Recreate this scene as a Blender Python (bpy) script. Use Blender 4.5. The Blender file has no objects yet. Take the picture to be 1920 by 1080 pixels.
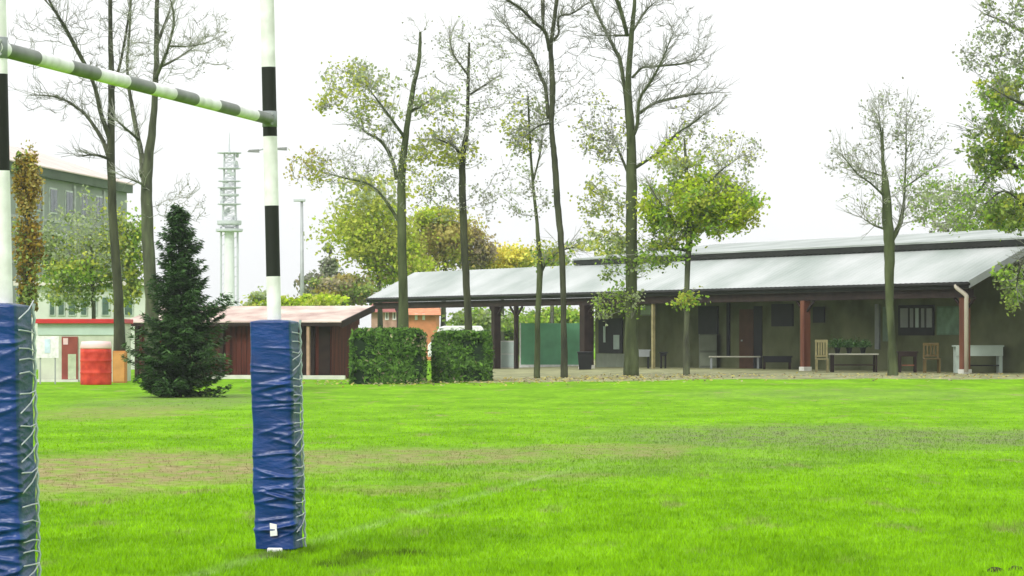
import bpy, math, random
import numpy as np
from mathutils import Vector
S = bpy.context.scene
COL = S.collection
F, HY, CH = 5900.0, 632.0, 1.49          # focal length (px of 1920), horizon row, eye height
# ------------------------------------------------------------------ camera
cam = bpy.data.cameras.new('camera'); co = bpy.data.objects.new('camera', cam); COL.objects.link(co)
co.location = (0, 0, CH); co.rotation_euler = (math.radians(90), 0, 0)
cam.sensor_width = 36; cam.lens = 36*F/1920; cam.shift_y = (HY-540)/1920
cam.clip_start = 0.5; cam.clip_end = 6000
S.camera = co
# ------------------------------------------------------------------ overcast daylight
SUN_EL, SUN_AZ = math.radians(40), math.radians(215)      # azimuth clockwise from +Y
w = bpy.data.worlds.new('World'); S.world = w; w.use_nodes = True
nt = w.node_tree; nt.nodes.clear()
out = nt.nodes.new('ShaderNodeOutputWorld'); bg = nt.nodes.new('ShaderNodeBackground')
sky = nt.nodes.new('ShaderNodeTexSky'); sky.sky_type = 'NISHITA'; sky.sun_disc = False
sky.sun_elevation = SUN_EL; sky.sun_rotation = SUN_AZ; sky.air_density = 1; sky.dust_density = 3
hs = nt.nodes.new('ShaderNodeHueSaturation'); hs.inputs['Saturation'].default_value = 0.15
mix = nt.nodes.new('ShaderNodeMixRGB'); mix.inputs[0].default_value = 0.85
tc = nt.nodes.new('ShaderNodeTexCoord'); sep = nt.nodes.new('ShaderNodeSeparateXYZ')
mr = nt.nodes.new('ShaderNodeMapRange'); mr.inputs['From Min'].default_value = 0; mr.inputs['From Max'].default_value = 1
mr.inputs['To Min'].default_value = 6.8; mr.inputs['To Max'].default_value = 14.5
cm = nt.nodes.new('ShaderNodeVectorMath'); cm.operation = 'SCALE'; cm.inputs[0].default_value = (0.985, 1.0, 1.0)
nt.links.new(tc.outputs['Generated'], sep.inputs[0]); nt.links.new(sep.outputs['Z'], mr.inputs['Value'])
nt.links.new(mr.outputs[0], cm.inputs['Scale']); nt.links.new(sky.outputs[0], hs.inputs['Color'])
nt.links.new(hs.outputs[0], mix.inputs[1]); nt.links.new(cm.outputs[0], mix.inputs[2])
nt.links.new(mix.outputs[0], bg.inputs['Color']); bg.inputs['Strength'].default_value = 0.10
nt.links.new(bg.outputs[0], out.inputs[0])
sl = bpy.data.lights.new('sun', 'SUN'); sl.energy = 1.3; sl.angle = math.radians(14); sl.color = (1, .97, .92)
so = bpy.data.objects.new('sun', sl); COL.objects.link(so)
sd = Vector((math.sin(SUN_AZ)*math.cos(SUN_EL), math.cos(SUN_AZ)*math.cos(SUN_EL), math.sin(SUN_EL)))
so.rotation_euler = sd.to_track_quat('Z', 'Y').to_euler()
S.view_settings.view_transform = 'Standard'; S.view_settings.look = 'None'; S.view_settings.gamma = 1
S.view_settings.exposure = 0.75
S.render.engine = 'CYCLES'

# ------------------------------------------------------------------ helpers
rnd = random.Random(7); RG = np.random.RandomState(11)
def sst(a, b, x):
    t = max(0.0, min(1.0, (x-a)/(b-a))); return t*t*(3-2*t)
def gz(x, y):
    return sst(58, 100, y)*(0.10+0.20*sst(-5, 8, x))
def at(px, Y): return (px-960)*Y/F
def zz(py, Y): return CH+(HY-py)*Y/F
def tag(o, label=None, cat=None, group=None, kind=None):
    if label: o['label'] = label
    if cat: o['category'] = cat
    if group: o['group'] = group
    if kind: o['kind'] = kind
    return o
def thing(name, label, cat, loc, group=None):
    o = bpy.data.objects.new(name, None); COL.objects.link(o); o.location = loc
    o.empty_display_size = .2
    return tag(o, label, cat, group)

class MB:
    "collects vertices and faces in world coordinates, linked as one object"
    def __init__(s): s.v = []; s.f = []; s.mi = []; s.cur = 0
    def add(s, vs, fs):
        n = len(s.v); s.v += [tuple(p) for p in vs]
        for f in fs: s.f.append(tuple(i+n for i in f)); s.mi.append(s.cur)
        return s
    def hexa(s, p):          # 8 points: bottom 4 ccw, top 4 ccw
        return s.add(p, [(3,2,1,0),(4,5,6,7),(0,1,5,4),(1,2,6,5),(2,3,7,6),(3,0,4,7)])
    def box(s, x0, x1, y0, y1, z0, z1, fr=None):
        fr = fr or (lambda a, b, c: (a, b, c))
        return s.hexa([fr(x0,y0,z0),fr(x1,y0,z0),fr(x1,y1,z0),fr(x0,y1,z0),fr(x0,y0,z1),fr(x1,y0,z1),fr(x1,y1,z1),fr(x0,y1,z1)])
    def bar(s, a, b, w, h=None, up=(0,0,1)):
        h = h or w; a = Vector(a); b = Vector(b); d = (b-a).normalized(); u = Vector(up)
        if abs(d.dot(u)) > .95: u = Vector((0,1,0))
        x = d.cross(u).normalized()*w/2; y = x.normalized().cross(d).normalized()*h/2
        return s.hexa([a-x-y,a+x-y,b+x-y,b-x-y,a-x+y,a+x+y,b+x+y,b-x+y])
    def tube(s, pts, rs, n=8, cap=True):
        P = [Vector(p) for p in pts]; k = len(P)
        if not hasattr(rs, '__len__'): rs = [rs]*k
        base = len(s.v); ref = Vector((.31,.95,.05)) 
        d0 = (P[-1]-P[0]).normalized()
        if abs(d0.dot(ref.normalized())) > .9: ref = Vector((1,0,.1))
        for i in range(k):
            d = (P[min(i+1,k-1)]-P[max(i-1,0)]); d = d.normalized() if d.length > 1e-9 else d0
            x = d.cross(ref); x = x.normalized() if x.length > 1e-6 else Vector((1,0,0)); y = d.cross(x)
            for j in range(n):
                a = 2*math.pi*j/n; s.v.append(tuple(P[i]+x*(math.cos(a)*rs[i])+y*(math.sin(a)*rs[i])))
        for i in range(k-1):
            for j in range(n):
                j2 = (j+1) % n
                s.f.append((base+i*n+j, base+i*n+j2, base+(i+1)*n+j2, base+(i+1)*n+j)); s.mi.append(s.cur)
        if cap:
            s.f.append(tuple(base+j for j in range(n))[::-1]); s.mi.append(s.cur)
            s.f.append(tuple(base+(k-1)*n+j for j in range(n))); s.mi.append(s.cur)
        return s
    def lathe(s, c, prof, n=24):      # prof: (r, z)
        base = len(s.v); k = len(prof)
        for r, z in prof:
            for j in range(n):
                a = 2*math.pi*j/n; s.v.append((c[0]+r*math.cos(a), c[1]+r*math.sin(a), c[2]+z))
        for i in range(k-1):
            for j in range(n):
                j2 = (j+1) % n
                s.f.append((base+i*n+j, base+i*n+j2, base+(i+1)*n+j2, base+(i+1)*n+j)); s.mi.append(s.cur)
        s.f.append(tuple(base+j for j in range(n))[::-1]); s.mi.append(s.cur)
        s.f.append(tuple(base+(k-1)*n+j for j in range(n))); s.mi.append(s.cur)
        return s
    def build(s, name, mat, parent=None, loc=None, smooth=False, bevel=0):
        me = bpy.data.meshes.new(name)
        if parent is not None: L = np.array(parent.matrix_world_loc if hasattr(parent,'matrix_world_loc') else world_loc(parent))
        elif loc is not None: L = np.array(loc)
        else: L = np.zeros(3)
        V = np.array(s.v, dtype=float)-L
        me.from_pydata([tuple(q) for q in V], [], s.f)
        for m in (mat if isinstance(mat, (list, tuple)) else [mat]): me.materials.append(m)
        me.polygons.foreach_set('material_index', s.mi)
        if smooth: me.polygons.foreach_set('use_smooth', [True]*len(s.f))
        me.update()
        o = bpy.data.objects.new(name, me); COL.objects.link(o)
        if parent is not None: o.parent = parent
        elif loc is not None: o.location = loc
        if bevel:
            b = o.modifiers.new('bevel', 'BEVEL'); b.width = bevel; b.segments = 2; b.limit_method = 'ANGLE'
        return o
def world_loc(o):
    L = Vector((0,0,0))
    while o is not None: L += o.location; o = o.parent
    return L

def quads_obj(name, C, U, W, mats, mi, parent=None, tri=False):
    "leaf-like diamonds: centre, half-length vector, half-width vector"
    n = len(C); V = np.empty((n, 4, 3))
    V[:,0] = C-U; V[:,1] = C+W-U*.1; V[:,2] = C+U; V[:,3] = C-W-U*.1
    L = np.array(world_loc(parent)) if parent else np.zeros(3)
    V = (V.reshape(-1, 3)-L)
    me = bpy.data.meshes.new(name); me.vertices.add(n*4); me.vertices.foreach_set('co', V.ravel())
    me.loops.add(n*4); me.loops.foreach_set('vertex_index', np.arange(n*4, dtype=np.int32))
    me.polygons.add(n); me.polygons.foreach_set('loop_start', np.arange(0, n*4, 4, dtype=np.int32))
    for m in mats: me.materials.append(m)
    me.polygons.foreach_set('material_index', np.asarray(mi, dtype=np.int32))
    me.update(calc_edges=True); me.validate()
    o = bpy.data.objects.new(name, me); COL.objects.link(o)
    if parent: o.parent = parent
    return o

# ------------------------------------------------------------------ materials
def mat(name, c, rough=.8, c2=None, scale=3.0, var=.25, bump=0, bscale=20, metal=0, stretch=None, spec=.3):
    m = bpy.data.materials.new(name); m.use_nodes = True; t = m.node_tree; b = t.nodes['Principled BSDF']
    b.inputs['Roughness'].default_value = rough; b.inputs['Metallic'].default_value = metal
    b.inputs['Specular IOR Level'].default_value = spec
    tc = t.nodes.new('ShaderNodeTexCoord'); mp = t.nodes.new('ShaderNodeMapping')
    if stretch: mp.inputs['Scale'].default_value = stretch
    t.links.new(tc.outputs['Object'], mp.inputs[0])
    n = t.nodes.new('ShaderNodeTexNoise'); n.inputs['Scale'].default_value = scale; n.inputs['Detail'].default_value = 6
    t.links.new(mp.outputs[0], n.inputs['Vector'])
    r = t.nodes.new('ShaderNodeValToRGB'); r.color_ramp.elements[0].position = .33; r.color_ramp.elements[1].position = .67
    a = tuple(x*(1-var) for x in c); d = c2 or tuple(min(1, x*(1+var)) for x in c)
    r.color_ramp.elements[0].color = (*a, 1); r.color_ramp.elements[1].color = (*d, 1)
    t.links.new(n.outputs['Fac'], r.inputs[0]); t.links.new(r.outputs[0], b.inputs['Base Color'])
    if bump:
        n2 = t.nodes.new('ShaderNodeTexNoise'); n2.inputs['Scale'].default_value = bscale; n2.inputs['Detail'].default_value = 4
        bp = t.nodes.new('ShaderNodeBump'); bp.inputs['Strength'].default_value = bump; bp.inputs['Distance'].default_value = .02
        t.links.new(mp.outputs[0], n2.inputs['Vector']); t.links.new(n2.outputs['Fac'], bp.inputs['Height']); t.links.new(bp.outputs[0], b.inputs['Normal'])
    return m
def leafmat(name, c1, c2, trans=.35, rough=.6):
    m = bpy.data.materials.new(name); m.use_nodes = True; t = m.node_tree; b = t.nodes['Principled BSDF']
    b.inputs['Roughness'].default_value = rough; b.inputs['Specular IOR Level'].default_value = .25
    g = t.nodes.new('ShaderNodeNewGeometry'); r = t.nodes.new('ShaderNodeValToRGB')
    r.color_ramp.elements[0].color = (*c1, 1); r.color_ramp.elements[1].color = (*c2, 1)
    t.links.new(g.outputs['Random Per Island'], r.inputs[0]); t.links.new(r.outputs[0], b.inputs['Base Color'])
    tr = t.nodes.new('ShaderNodeBsdfTranslucent'); t.links.new(r.outputs[0], tr.inputs[0])
    mx = t.nodes.new('ShaderNodeMixShader'); mx.inputs[0].default_value = trans
    t.links.new(b.outputs[0], mx.inputs[1]); t.links.new(tr.outputs[0], mx.inputs[2])
    t.links.new(mx.outputs[0], t.nodes['Material Output'].inputs[0]); return m
M = dict(
 white=mat('white_paint', (.66,.66,.64), .55, c2=(.80,.80,.80), var=.08, scale=9), dark=mat('black_paint', (.010,.012,.009), .6, var=.2),
 bardark=mat('grey_band_paint', (.15,.165,.145), .5, var=.2, scale=8),
 steel=mat('galvanised_steel', (.33,.35,.35), .5, metal=.3, var=.1), palesteel=mat('pale_mast_steel', (.46,.49,.50), .6, var=.06),
 concrete=mat('pale_concrete', (.68,.70,.70), .9, var=.08, scale=.3),
 bark=mat('bark', (.048,.052,.032), .95, c2=(.10,.115,.062), scale=5, bump=.6, bscale=14, stretch=(1,1,.25)),
 barkd=mat('dark_bark', (.028,.032,.018), .95, c2=(.065,.072,.036), scale=5, bump=.6, bscale=14, stretch=(1,1,.25)),
 barkg=mat('mossy_bark', (.040,.054,.018), .95, c2=(.088,.11,.045), scale=4, bump=.6, bscale=14, stretch=(1,1,.25)),
 twig=mat('twig_bark', (.28,.285,.24), .95, var=.3), twigd=mat('dark_twig_bark', (.19,.195,.16), .95, var=.3),
 wood=mat('red_brown_wood', (.13,.040,.020), .75, c2=(.22,.085,.045), scale=3, bump=.3, stretch=(1,1,.15)),
 shedwood=mat('dark_red_planks', (.050,.012,.007), .8, c2=(.12,.026,.013), scale=2.2, bump=.3, stretch=(3,3,.3)),
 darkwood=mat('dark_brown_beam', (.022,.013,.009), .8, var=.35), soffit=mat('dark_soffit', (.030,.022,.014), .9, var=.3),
 palewood=mat('pale_wood', (.26,.23,.11), .75, var=.2, scale=5), orangewood=mat('orange_plywood', (.50,.21,.055), .7, var=.18, scale=3),
 roof=mat('pale_sheet_roof', (.27,.31,.285), .6, c2=(.41,.425,.42), scale=.35, bump=.05, var=.12), roofup=mat('upper_sheet_roof', (.28,.315,.29), .7, c2=(.35,.375,.36), scale=.5),
 fascia=mat('dark_fascia', (.010,.012,.009), .7, var=.3), pinkroof=mat('faded_pink_roof_felt', (.47,.33,.29), .85, c2=(.60,.50,.43), scale=1.2),
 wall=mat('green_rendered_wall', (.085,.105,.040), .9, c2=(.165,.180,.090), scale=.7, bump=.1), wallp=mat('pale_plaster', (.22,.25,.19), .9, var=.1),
 glass=mat('dark_window_glass', (.02,.028,.026), .15, var=.1, spec=.6), board=mat('black_board', (.008,.010,.011), .6),
 greyp=mat('grey_plastic', (.22,.24,.24), .6, var=.1), black=mat('black_plastic', (.008,.010,.009), .5),
 red=mat('red_paint', (.52,.03,.03), .45, var=.12), tank=mat('red_orange_drum', (.50,.025,.010), .6, c2=(.62,.06,.03), scale=4),
 lid=mat('pinkish_white_lid', (.72,.50,.50), .5, var=.08), kiosk=mat('pale_green_panel', (.45,.56,.49), .6, var=.06), reddk=mat('dark_red_frame', (.24,.055,.04), .6, var=.2),
 net=mat('green_net', (.12,.32,.18), .9, var=.15, scale=1.5), apt=mat('grey_green_render', (.24,.27,.24), .9, var=.1, scale=.3), aptg=mat('dark_green_fascia', (.07,.10,.06), .9, var=.2, scale=.5),
 gravel=mat('pale_gravel', (.16,.165,.065), .95, c2=(.28,.285,.14), scale=1.6, bump=.5, bscale=12), kerb=mat('white_kerb', (.62,.62,.55), .8, var=.12),
 soil=mat('clod_soil', (.03,.02,.012), 1, var=.3, bump=.8), orange=mat('orange_render', (.55,.22,.10), .9, var=.12), brick=mat('pink_brick', (.42,.25,.19), .9, c2=(.55,.36,.28), scale=2),
 dgreen=mat('hedge_core', (.010,.025,.008), 1, var=.3), cloth=mat('pale_blue_panel', (.38,.46,.44), .7, var=.06),
)
LF = dict(
 yg=leafmat('yellow_green_leaves', (0.281,0.330,0.036), (0.594,0.627,0.091), .45), g=leafmat('fresh_green_leaves', (0.137,0.273,0.027), (0.390,0.585,0.058), .4),
 bright=leafmat('bright_autumn_green', (0.263,0.405,0.016), (0.608,0.729,0.041), .4), pale=leafmat('pale_green_leaves', (0.255,0.315,0.165), (0.480,0.555,0.300), .45),
 olive=leafmat('olive_leaves', (0.094,0.150,0.034), (0.375,0.488,0.094), .35), gold=leafmat('golden_leaves', (0.630,0.510,0.045), (0.850,0.810,0.135), .4),
 ochre=leafmat('ochre_leaves', (0.375,0.285,0.075), (0.540,0.495,0.135), .4), ivy=leafmat('ochre_ivy', (0.150,0.098,0.012), (0.450,0.315,0.030), .3),
 spruce=leafmat('spruce_needles', (.014,.048,.008), (.075,.165,.038), .2), hedge=leafmat('laurel_leaves', (.008,.035,.003), (.13,.27,.035), .2, .8),
 grey=leafmat('grey_dead_leaves', (0.180,0.188,0.135), (0.360,0.375,0.285), .3), brownish=leafmat('brown_bush_leaves', (0.240,0.195,0.120), (0.405,0.360,0.210), .3),
)

# worn, discoloured and painted-shade patches of the pitch: x, y, rx, ry, strength
SOIL = [(-4.5,35.0,2.3,7.0,1.0),(-2.6,38.0,1.6,4.6,.75),(-1.0,39.5,1.9,3.4,.7),(1.5,41.5,1.2,3.0,.6),(-1.2,31.5,.9,1.2,.5),(-7.8,62,1.9,6,.6),(.3,33.5,.9,1.6,.35)]
DULL = [(4.6,47.5,4.0,7.0,.9),(9.0,45.5,4.2,5.0,1.0),(-7.5,72,2.5,9,.7),(8.0,76,5,6,.35),(.4,38.5,4.5,6,.4)]
DARK = [(-1.25,21.35,.42,.5,.9),(-6.2,86,1.5,5,.7)]  # first entry: soft shadow at the middle post's foot, painted into the grass colour
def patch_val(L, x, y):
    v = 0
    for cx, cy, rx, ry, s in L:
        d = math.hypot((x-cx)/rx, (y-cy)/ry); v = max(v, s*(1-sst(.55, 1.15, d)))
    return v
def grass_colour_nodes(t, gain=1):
    geo = t.nodes.new('ShaderNodeNewGeometry')
    def noise(sc, det=5, src=None, st=(1,1,1)):
        mp = t.nodes.new('ShaderNodeMapping'); mp.inputs['Scale'].default_value = st
        t.links.new(geo.outputs['Position'], mp.inputs[0])
        n = t.nodes.new('ShaderNodeTexNoise'); n.inputs['Scale'].default_value = sc; n.inputs['Detail'].default_value = det
        t.links.new(mp.outputs[0], n.inputs['Vector']); return n
    def ramp(src, a, b, ca, cb):
        r = t.nodes.new('ShaderNodeValToRGB'); r.color_ramp.elements[0].position = a; r.color_ramp.elements[1].position = b
        r.color_ramp.elements[0].color = (*ca,1); r.color_ramp.elements[1].color = (*cb,1); t.links.new(src, r.inputs[0]); return r.outputs[0]
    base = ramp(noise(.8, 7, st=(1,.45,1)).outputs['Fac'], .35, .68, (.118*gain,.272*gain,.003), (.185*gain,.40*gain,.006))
    fine = ramp(noise(7, 5, st=(1,.35,1)).outputs['Fac'], .35, .65, (.82,.84,.8), (1.16,1.12,1.2))
    mul = t.nodes.new('ShaderNodeMixRGB'); mul.blend_type = 'MULTIPLY'; mul.inputs[0].default_value = 1
    t.links.new(base, mul.inputs[1]); t.links.new(fine, mul.inputs[2]); cur = mul.outputs[0]
    # distorted position for the patches
    cl = ramp(noise(2.1, 3, st=(1,.5,1)).outputs['Fac'], .58, .70, (0,0,0), (.55,.55,.55)); cur = over(cur, cl, (.075*gain,.20*gain,.006)) if False else cur
    nd = noise(.9, 5, st=(1,.4,1)); sc = t.nodes.new('ShaderNodeVectorMath'); sc.operation = 'MULTIPLY_ADD'
    sc.inputs[1].default_value = (2.6, 6.5, 0); t.links.new(nd.outputs['Color'], sc.inputs[0])
    off = t.nodes.new('ShaderNodeVectorMath'); off.operation = 'ADD'; off.inputs[1].default_value = (-1.3,-3.25,0)
    t.links.new(geo.outputs['Position'], off.inputs[0]); t.links.new(off.outputs[0], sc.inputs[2])
    def patches(L):
        prev = None
        for cx, cy, rx, ry, s in L:
            sb = t.nodes.new('ShaderNodeVectorMath'); sb.operation = 'SUBTRACT'; sb.inputs[1].default_value = (cx,cy,0); t.links.new(sc.outputs[0], sb.inputs[0])
            ml = t.nodes.new('ShaderNodeVectorMath'); ml.operation = 'MULTIPLY'; ml.inputs[1].default_value = (1/rx,1/ry,0); t.links.new(sb.outputs[0], ml.inputs[0])
            le = t.nodes.new('ShaderNodeVectorMath'); le.operation = 'LENGTH'; t.links.new(ml.outputs[0], le.inputs[0])
            m = t.nodes.new('ShaderNodeMapRange'); m.interpolation_type = 'SMOOTHSTEP'
            for k, v in (('From Min',.45),('From Max',1.2),('To Min',s),('To Max',0)): m.inputs[k].default_value = v
            t.links.new(le.outputs['Value'], m.inputs['Value']); o = m.outputs[0]
            if prev is not None:
                mx = t.nodes.new('ShaderNodeMath'); mx.operation = 'MAXIMUM'; t.links.new(prev, mx.inputs[0]); t.links.new(o, mx.inputs[1]); o = mx.outputs[0]
            prev = o
        return prev
    def over(cur, fac, col, nz=None):
        if nz is not None:
            mm = t.nodes.new('ShaderNodeMath'); mm.operation = 'MULTIPLY'; t.links.new(fac, mm.inputs[0]); t.links.new(nz, mm.inputs[1]); mm.use_clamp = True; fac = mm.outputs[0]
        mx = t.nodes.new('ShaderNodeMixRGB'); t.links.new(fac, mx.inputs[0]); t.links.new(cur, mx.inputs[1])
        if isinstance(col, tuple): mx.inputs[2].default_value = (*col,1)
        else: t.links.new(col, mx.inputs[2])
        return mx.outputs[0]
    grain = ramp(noise(3.5, 8, st=(1,.4,1)).outputs['Fac'], .36, .60, (.35,.35,.35), (1.1,1.1,1.1))
    soilc = ramp(noise(5, 6).outputs['Fac'], .35, .65, (.16,.14,.05), (.28,.245,.115))
    cur = over(cur, cl, (.085*gain,.215*gain,.006))
    sp_ = ramp(noise(1.7, 6, st=(1,.3,1)).outputs['Fac'], .60, .70, (0,0,0), (.75,.75,.75)); cur = over(cur, sp_, (.20,.23,.07))
    cur = over(cur, patches(DULL), (.145,.19,.065), grain)
    cur = over(cur, patches(SOIL), soilc, grain)
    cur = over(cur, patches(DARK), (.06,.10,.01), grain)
    # faded goal line: pale wash along the line through both posts
    gd = Vector((977, F, 0)).normalized(); nrm = (gd.y, -gd.x, 0)
    dt = t.nodes.new('ShaderNodeVectorMath'); dt.operation = 'DOT_PRODUCT'; dt.inputs[1].default_value = nrm
    sb = t.nodes.new('ShaderNodeVectorMath'); sb.operation = 'SUBTRACT'; sb.inputs[1].default_value = (-1.61,21.8,0)
    t.links.new(geo.outputs['Position'], sb.inputs[0]); t.links.new(sb.outputs[0], dt.inputs[0])
    ab = t.nodes.new('ShaderNodeMath'); ab.operation = 'ABSOLUTE'; t.links.new(dt.outputs['Value'], ab.inputs[0])
    m = t.nodes.new('ShaderNodeMapRange'); 
    for k, v in (('From Min',.03),('From Max',.12),('To Min',.20),('To Max',0)): m.inputs[k].default_value = v
    t.links.new(ab.outputs[0], m.inputs['Value'])
    sp = t.nodes.new('ShaderNodeSeparateXYZ'); t.links.new(geo.outputs['Position'], sp.inputs[0])
    lm = t.nodes.new('ShaderNodeMapRange')
    for k, v in (('From Min',42),('From Max',32),('To Min',0),('To Max',1)): lm.inputs[k].default_value = v
    t.links.new(sp.outputs['Y'], lm.inputs['Value'])
    mm = t.nodes.new('ShaderNodeMath'); mm.operation = 'MULTIPLY'; t.links.new(m.outputs[0], mm.inputs[0]); t.links.new(lm.outputs[0], mm.inputs[1])
    cur = over(cur, mm.outputs[0], (.42,.50,.26), grain)
    return cur
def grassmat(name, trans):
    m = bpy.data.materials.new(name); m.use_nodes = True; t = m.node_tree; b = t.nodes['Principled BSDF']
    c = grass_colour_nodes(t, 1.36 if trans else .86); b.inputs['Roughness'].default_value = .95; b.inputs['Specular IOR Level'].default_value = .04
    if trans:
        g = t.nodes.new('ShaderNodeNewGeometry'); r = t.nodes.new('ShaderNodeMapRange')
        r.inputs['To Min'].default_value = .84; r.inputs['To Max'].default_value = 1.16
        t.links.new(g.outputs['Random Per Island'], r.inputs['Value'])
        v = t.nodes.new('ShaderNodeVectorMath'); v.operation = 'SCALE'; t.links.new(c, v.inputs[0]); t.links.new(r.outputs[0], v.inputs['Scale'])
        c = v.outputs[0]
        tr = t.nodes.new('ShaderNodeBsdfTranslucent'); t.links.new(c, tr.inputs[0]); mx = t.nodes.new('ShaderNodeMixShader'); mx.inputs[0].default_value = trans
        t.links.new(b.outputs[0], mx.inputs[1]); t.links.new(tr.outputs[0], mx.inputs[2]); t.links.new(mx.outputs[0], t.nodes['Material Output'].inputs[0])
        up = t.nodes.new('ShaderNodeCombineXYZ'); up.inputs[2].default_value = 1   # blades shade like the sward they form
        vm = t.nodes.new('ShaderNodeVectorMath'); vm.operation = 'ADD'; t.links.new(g.outputs['Normal'], vm.inputs[0]); 
        us = t.nodes.new('ShaderNodeVectorMath'); us.operation = 'SCALE'; us.inputs['Scale'].default_value = 1.6; t.links.new(up.outputs[0], us.inputs[0]); t.links.new(us.outputs[0], vm.inputs[1])
        nn = t.nodes.new('ShaderNodeVectorMath'); nn.operation = 'NORMALIZE'; t.links.new(vm.outputs[0], nn.inputs[0]); t.links.new(nn.outputs[0], b.inputs['Normal'])
    t.links.new(c, b.inputs['Base Color']); return m

# ------------------------------------------------------------------ ground
def sheet(name, xs, ys, zf, m):
    b = MB(); nx = len(xs)
    for y in ys:
        for x in xs: b.v.append((x, y, zf(x, y)))
    for j in range(len(ys)-1):
        for i in range(nx-1):
            a = j*nx+i; b.f.append((a, a+1, a+nx+1, a+nx)); b.mi.append(0)
    return b.build(name, m, smooth=True)
xs = [-2500,-800,-300,-120,-60]+list(range(-40, 45, 1))+[60,120,300,800,2500]
ys = [-200,-50,0,10]+[v for v in range(14, 130, 1)]+[135,145,160,200,300,600,1500,3000]
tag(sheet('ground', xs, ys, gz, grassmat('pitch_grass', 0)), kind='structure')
def build_grass():
    n = 230000
    # density falls with distance so that the sward stays evenly dense to the eye
    u = RG.rand(n); y0, y1 = 18.6, 78.0
    inv = 1/y0+(1/y1-1/y0)*u; Y = 1/inv; X = (RG.rand(n)-.5)*(.345*Y)
    keep = np.ones(n, bool)
    pv = np.array([patch_val(SOIL, a, b) for a, b in zip(X, Y)]); keep &= RG.rand(n) > pv*.8
    # in front of the gravel terrace only
    edge = np.where(X < -1, 200.0, 91.2); keep &= Y < edge; keep &= RG.rand(n) < np.clip((78-Y)/38, 0, 1)
    X, Y, pv = X[keep], Y[keep], pv[keep]
    for q in (P2,):                                   # unmown ring at the foot of the middle post
        k = 1500; a_ = RG.rand(k)*2*np.pi; r_ = .16+np.abs(RG.randn(k))*.09; X = np.append(X, q.x+np.cos(a_)*r_); Y = np.append(Y, q.y+np.sin(a_)*r_); pv = np.append(pv, np.zeros(k))
    n = len(X)
    Z = np.array([gz(a, b) for a, b in zip(X, Y)])
    tuft = .5+.5*np.sin(X*3.1+np.sin(Y*1.7)*2)*np.sin(Y*1.3+X)
    h = (.014+.022*RG.rand(n)+.012*tuft)*np.where(pv > .3, .6, 1); wd = .0035*(Y/20)*(.7+.6*RG.rand(n)); h = h*(1-.009*(Y-20)); h *= np.where((tuft > .7) & (RG.rand(n) < .12), 1.9, 1.0)
    a = RG.rand(n)*2*np.pi; lean = .9*RG.rand(n)*h; az = RG.rand(n)*2*np.pi
    V = np.empty((n, 3, 3)); dx, dy = np.cos(a)*wd, np.sin(a)*wd
    V[:,0] = np.stack([X-dx, Y-dy, Z-.004], 1); V[:,1] = np.stack([X+dx, Y+dy, Z-.004], 1)
    V[:,2] = np.stack([X+np.cos(az)*lean, Y+np.sin(az)*lean, Z+h], 1)
    me = bpy.data.meshes.new('grass'); me.vertices.add(n*3); me.vertices.foreach_set('co', V.ravel())
    me.loops.add(n*3); me.loops.foreach_set('vertex_index', np.arange(n*3, dtype=np.int32))
    me.polygons.add(n); me.polygons.foreach_set('loop_start', np.arange(0, n*3, 3, dtype=np.int32))
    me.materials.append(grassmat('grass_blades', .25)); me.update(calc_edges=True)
    o = bpy.data.objects.new('grass', me); COL.objects.link(o)
    tag(o, 'short bright green grass of the rugby pitch with worn patches', 'grass', kind='stuff')
# gravel terrace in front of and under the veranda
def terrace():
    b = MB(); N = 120; ys2 = np.linspace(0, 1, 40)
    xs2 = np.linspace(-1.3, 30, N)
    for i, x in enumerate(xs2):
        yf = 91.5+.5*math.sin(x*1.3)+.35*math.sin(x*3.7+1)+(2.5*(1-sst(-1.3, 1.5, x)))
        for s in ys2:
            y = yf+(s**1.5)*(170-yf); b.v.append((x, y, gz(x, y)+(.022 if s > 0 else -.01)))
    m = len(ys2)
    for i in range(N-1):
        for j in range(m-1):
            a = i*m+j; b.f.append((a, a+m, a+m+1, a+1)); b.mi.append(0)
    tag(b.build('gravel_terrace', M['gravel'], smooth=True), kind='structure')
terrace()

# ------------------------------------------------------------------ rugby goal
GD = Vector((977, F, 0)).normalized(); GP = Vector((GD.y, -GD.x, 0))
P2 = Vector((at(524, 21.8), 21.8, 0)); P1 = Vector((at(20, 16.28), 16.28, 0))
goal = thing('rugby_goal', 'tall white rugby goal posts with black bands and a banded crossbar', 'goal', P2)
LEAN = -.0225
def post(P, bands, ztop, m):
    p = thing('post', None, None, (0,0,0)); 
    cols = []; z = 0
    b = MB(); n = 20; zs = [0]; r = .049
    cuts = sorted(set([0, ztop]+[v for q in bands for v in q]))
    for z0, z1 in zip(cuts[:-1], cuts[1:]):
        b.cur = 1 if any(q[0]-.001 <= z0 and z1 <= q[1]+.001 for q in bands) else 0
        b.tube([(P.x+LEAN*z0, P.y, z0), (P.x+LEAN*z1, P.y, z1)], r, n, cap=(z1 == ztop))
    bpy.data.objects.remove(p)
    return b.build('post', [M['white'], M['dark']], goal, smooth=True)
post(P2, [(1.91,2.40),(2.88,3.36),(4.33,4.82),(5.3,5.8)], 8.0, M)
post(P1, [(2.35,2.85),(3.35,3.85),(4.35,4.85)], 8.0, M)
A = Vector((P2.x+LEAN*3, P2.y, 3.0)); B = Vector((P1.x+LEAN*3, P1.y, 2.985)); L = (B-A).length
b = MB(); bands = [(-.05,.42),(.92,1.39),(1.91,2.41),(2.87,3.38),(3.95,4.45),(5.0,5.49)]
sc_ = L/5.6; cuts = sorted(set([-.05, 5.65]+[v for q in bands for v in q]))
off = -GP*.0
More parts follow.
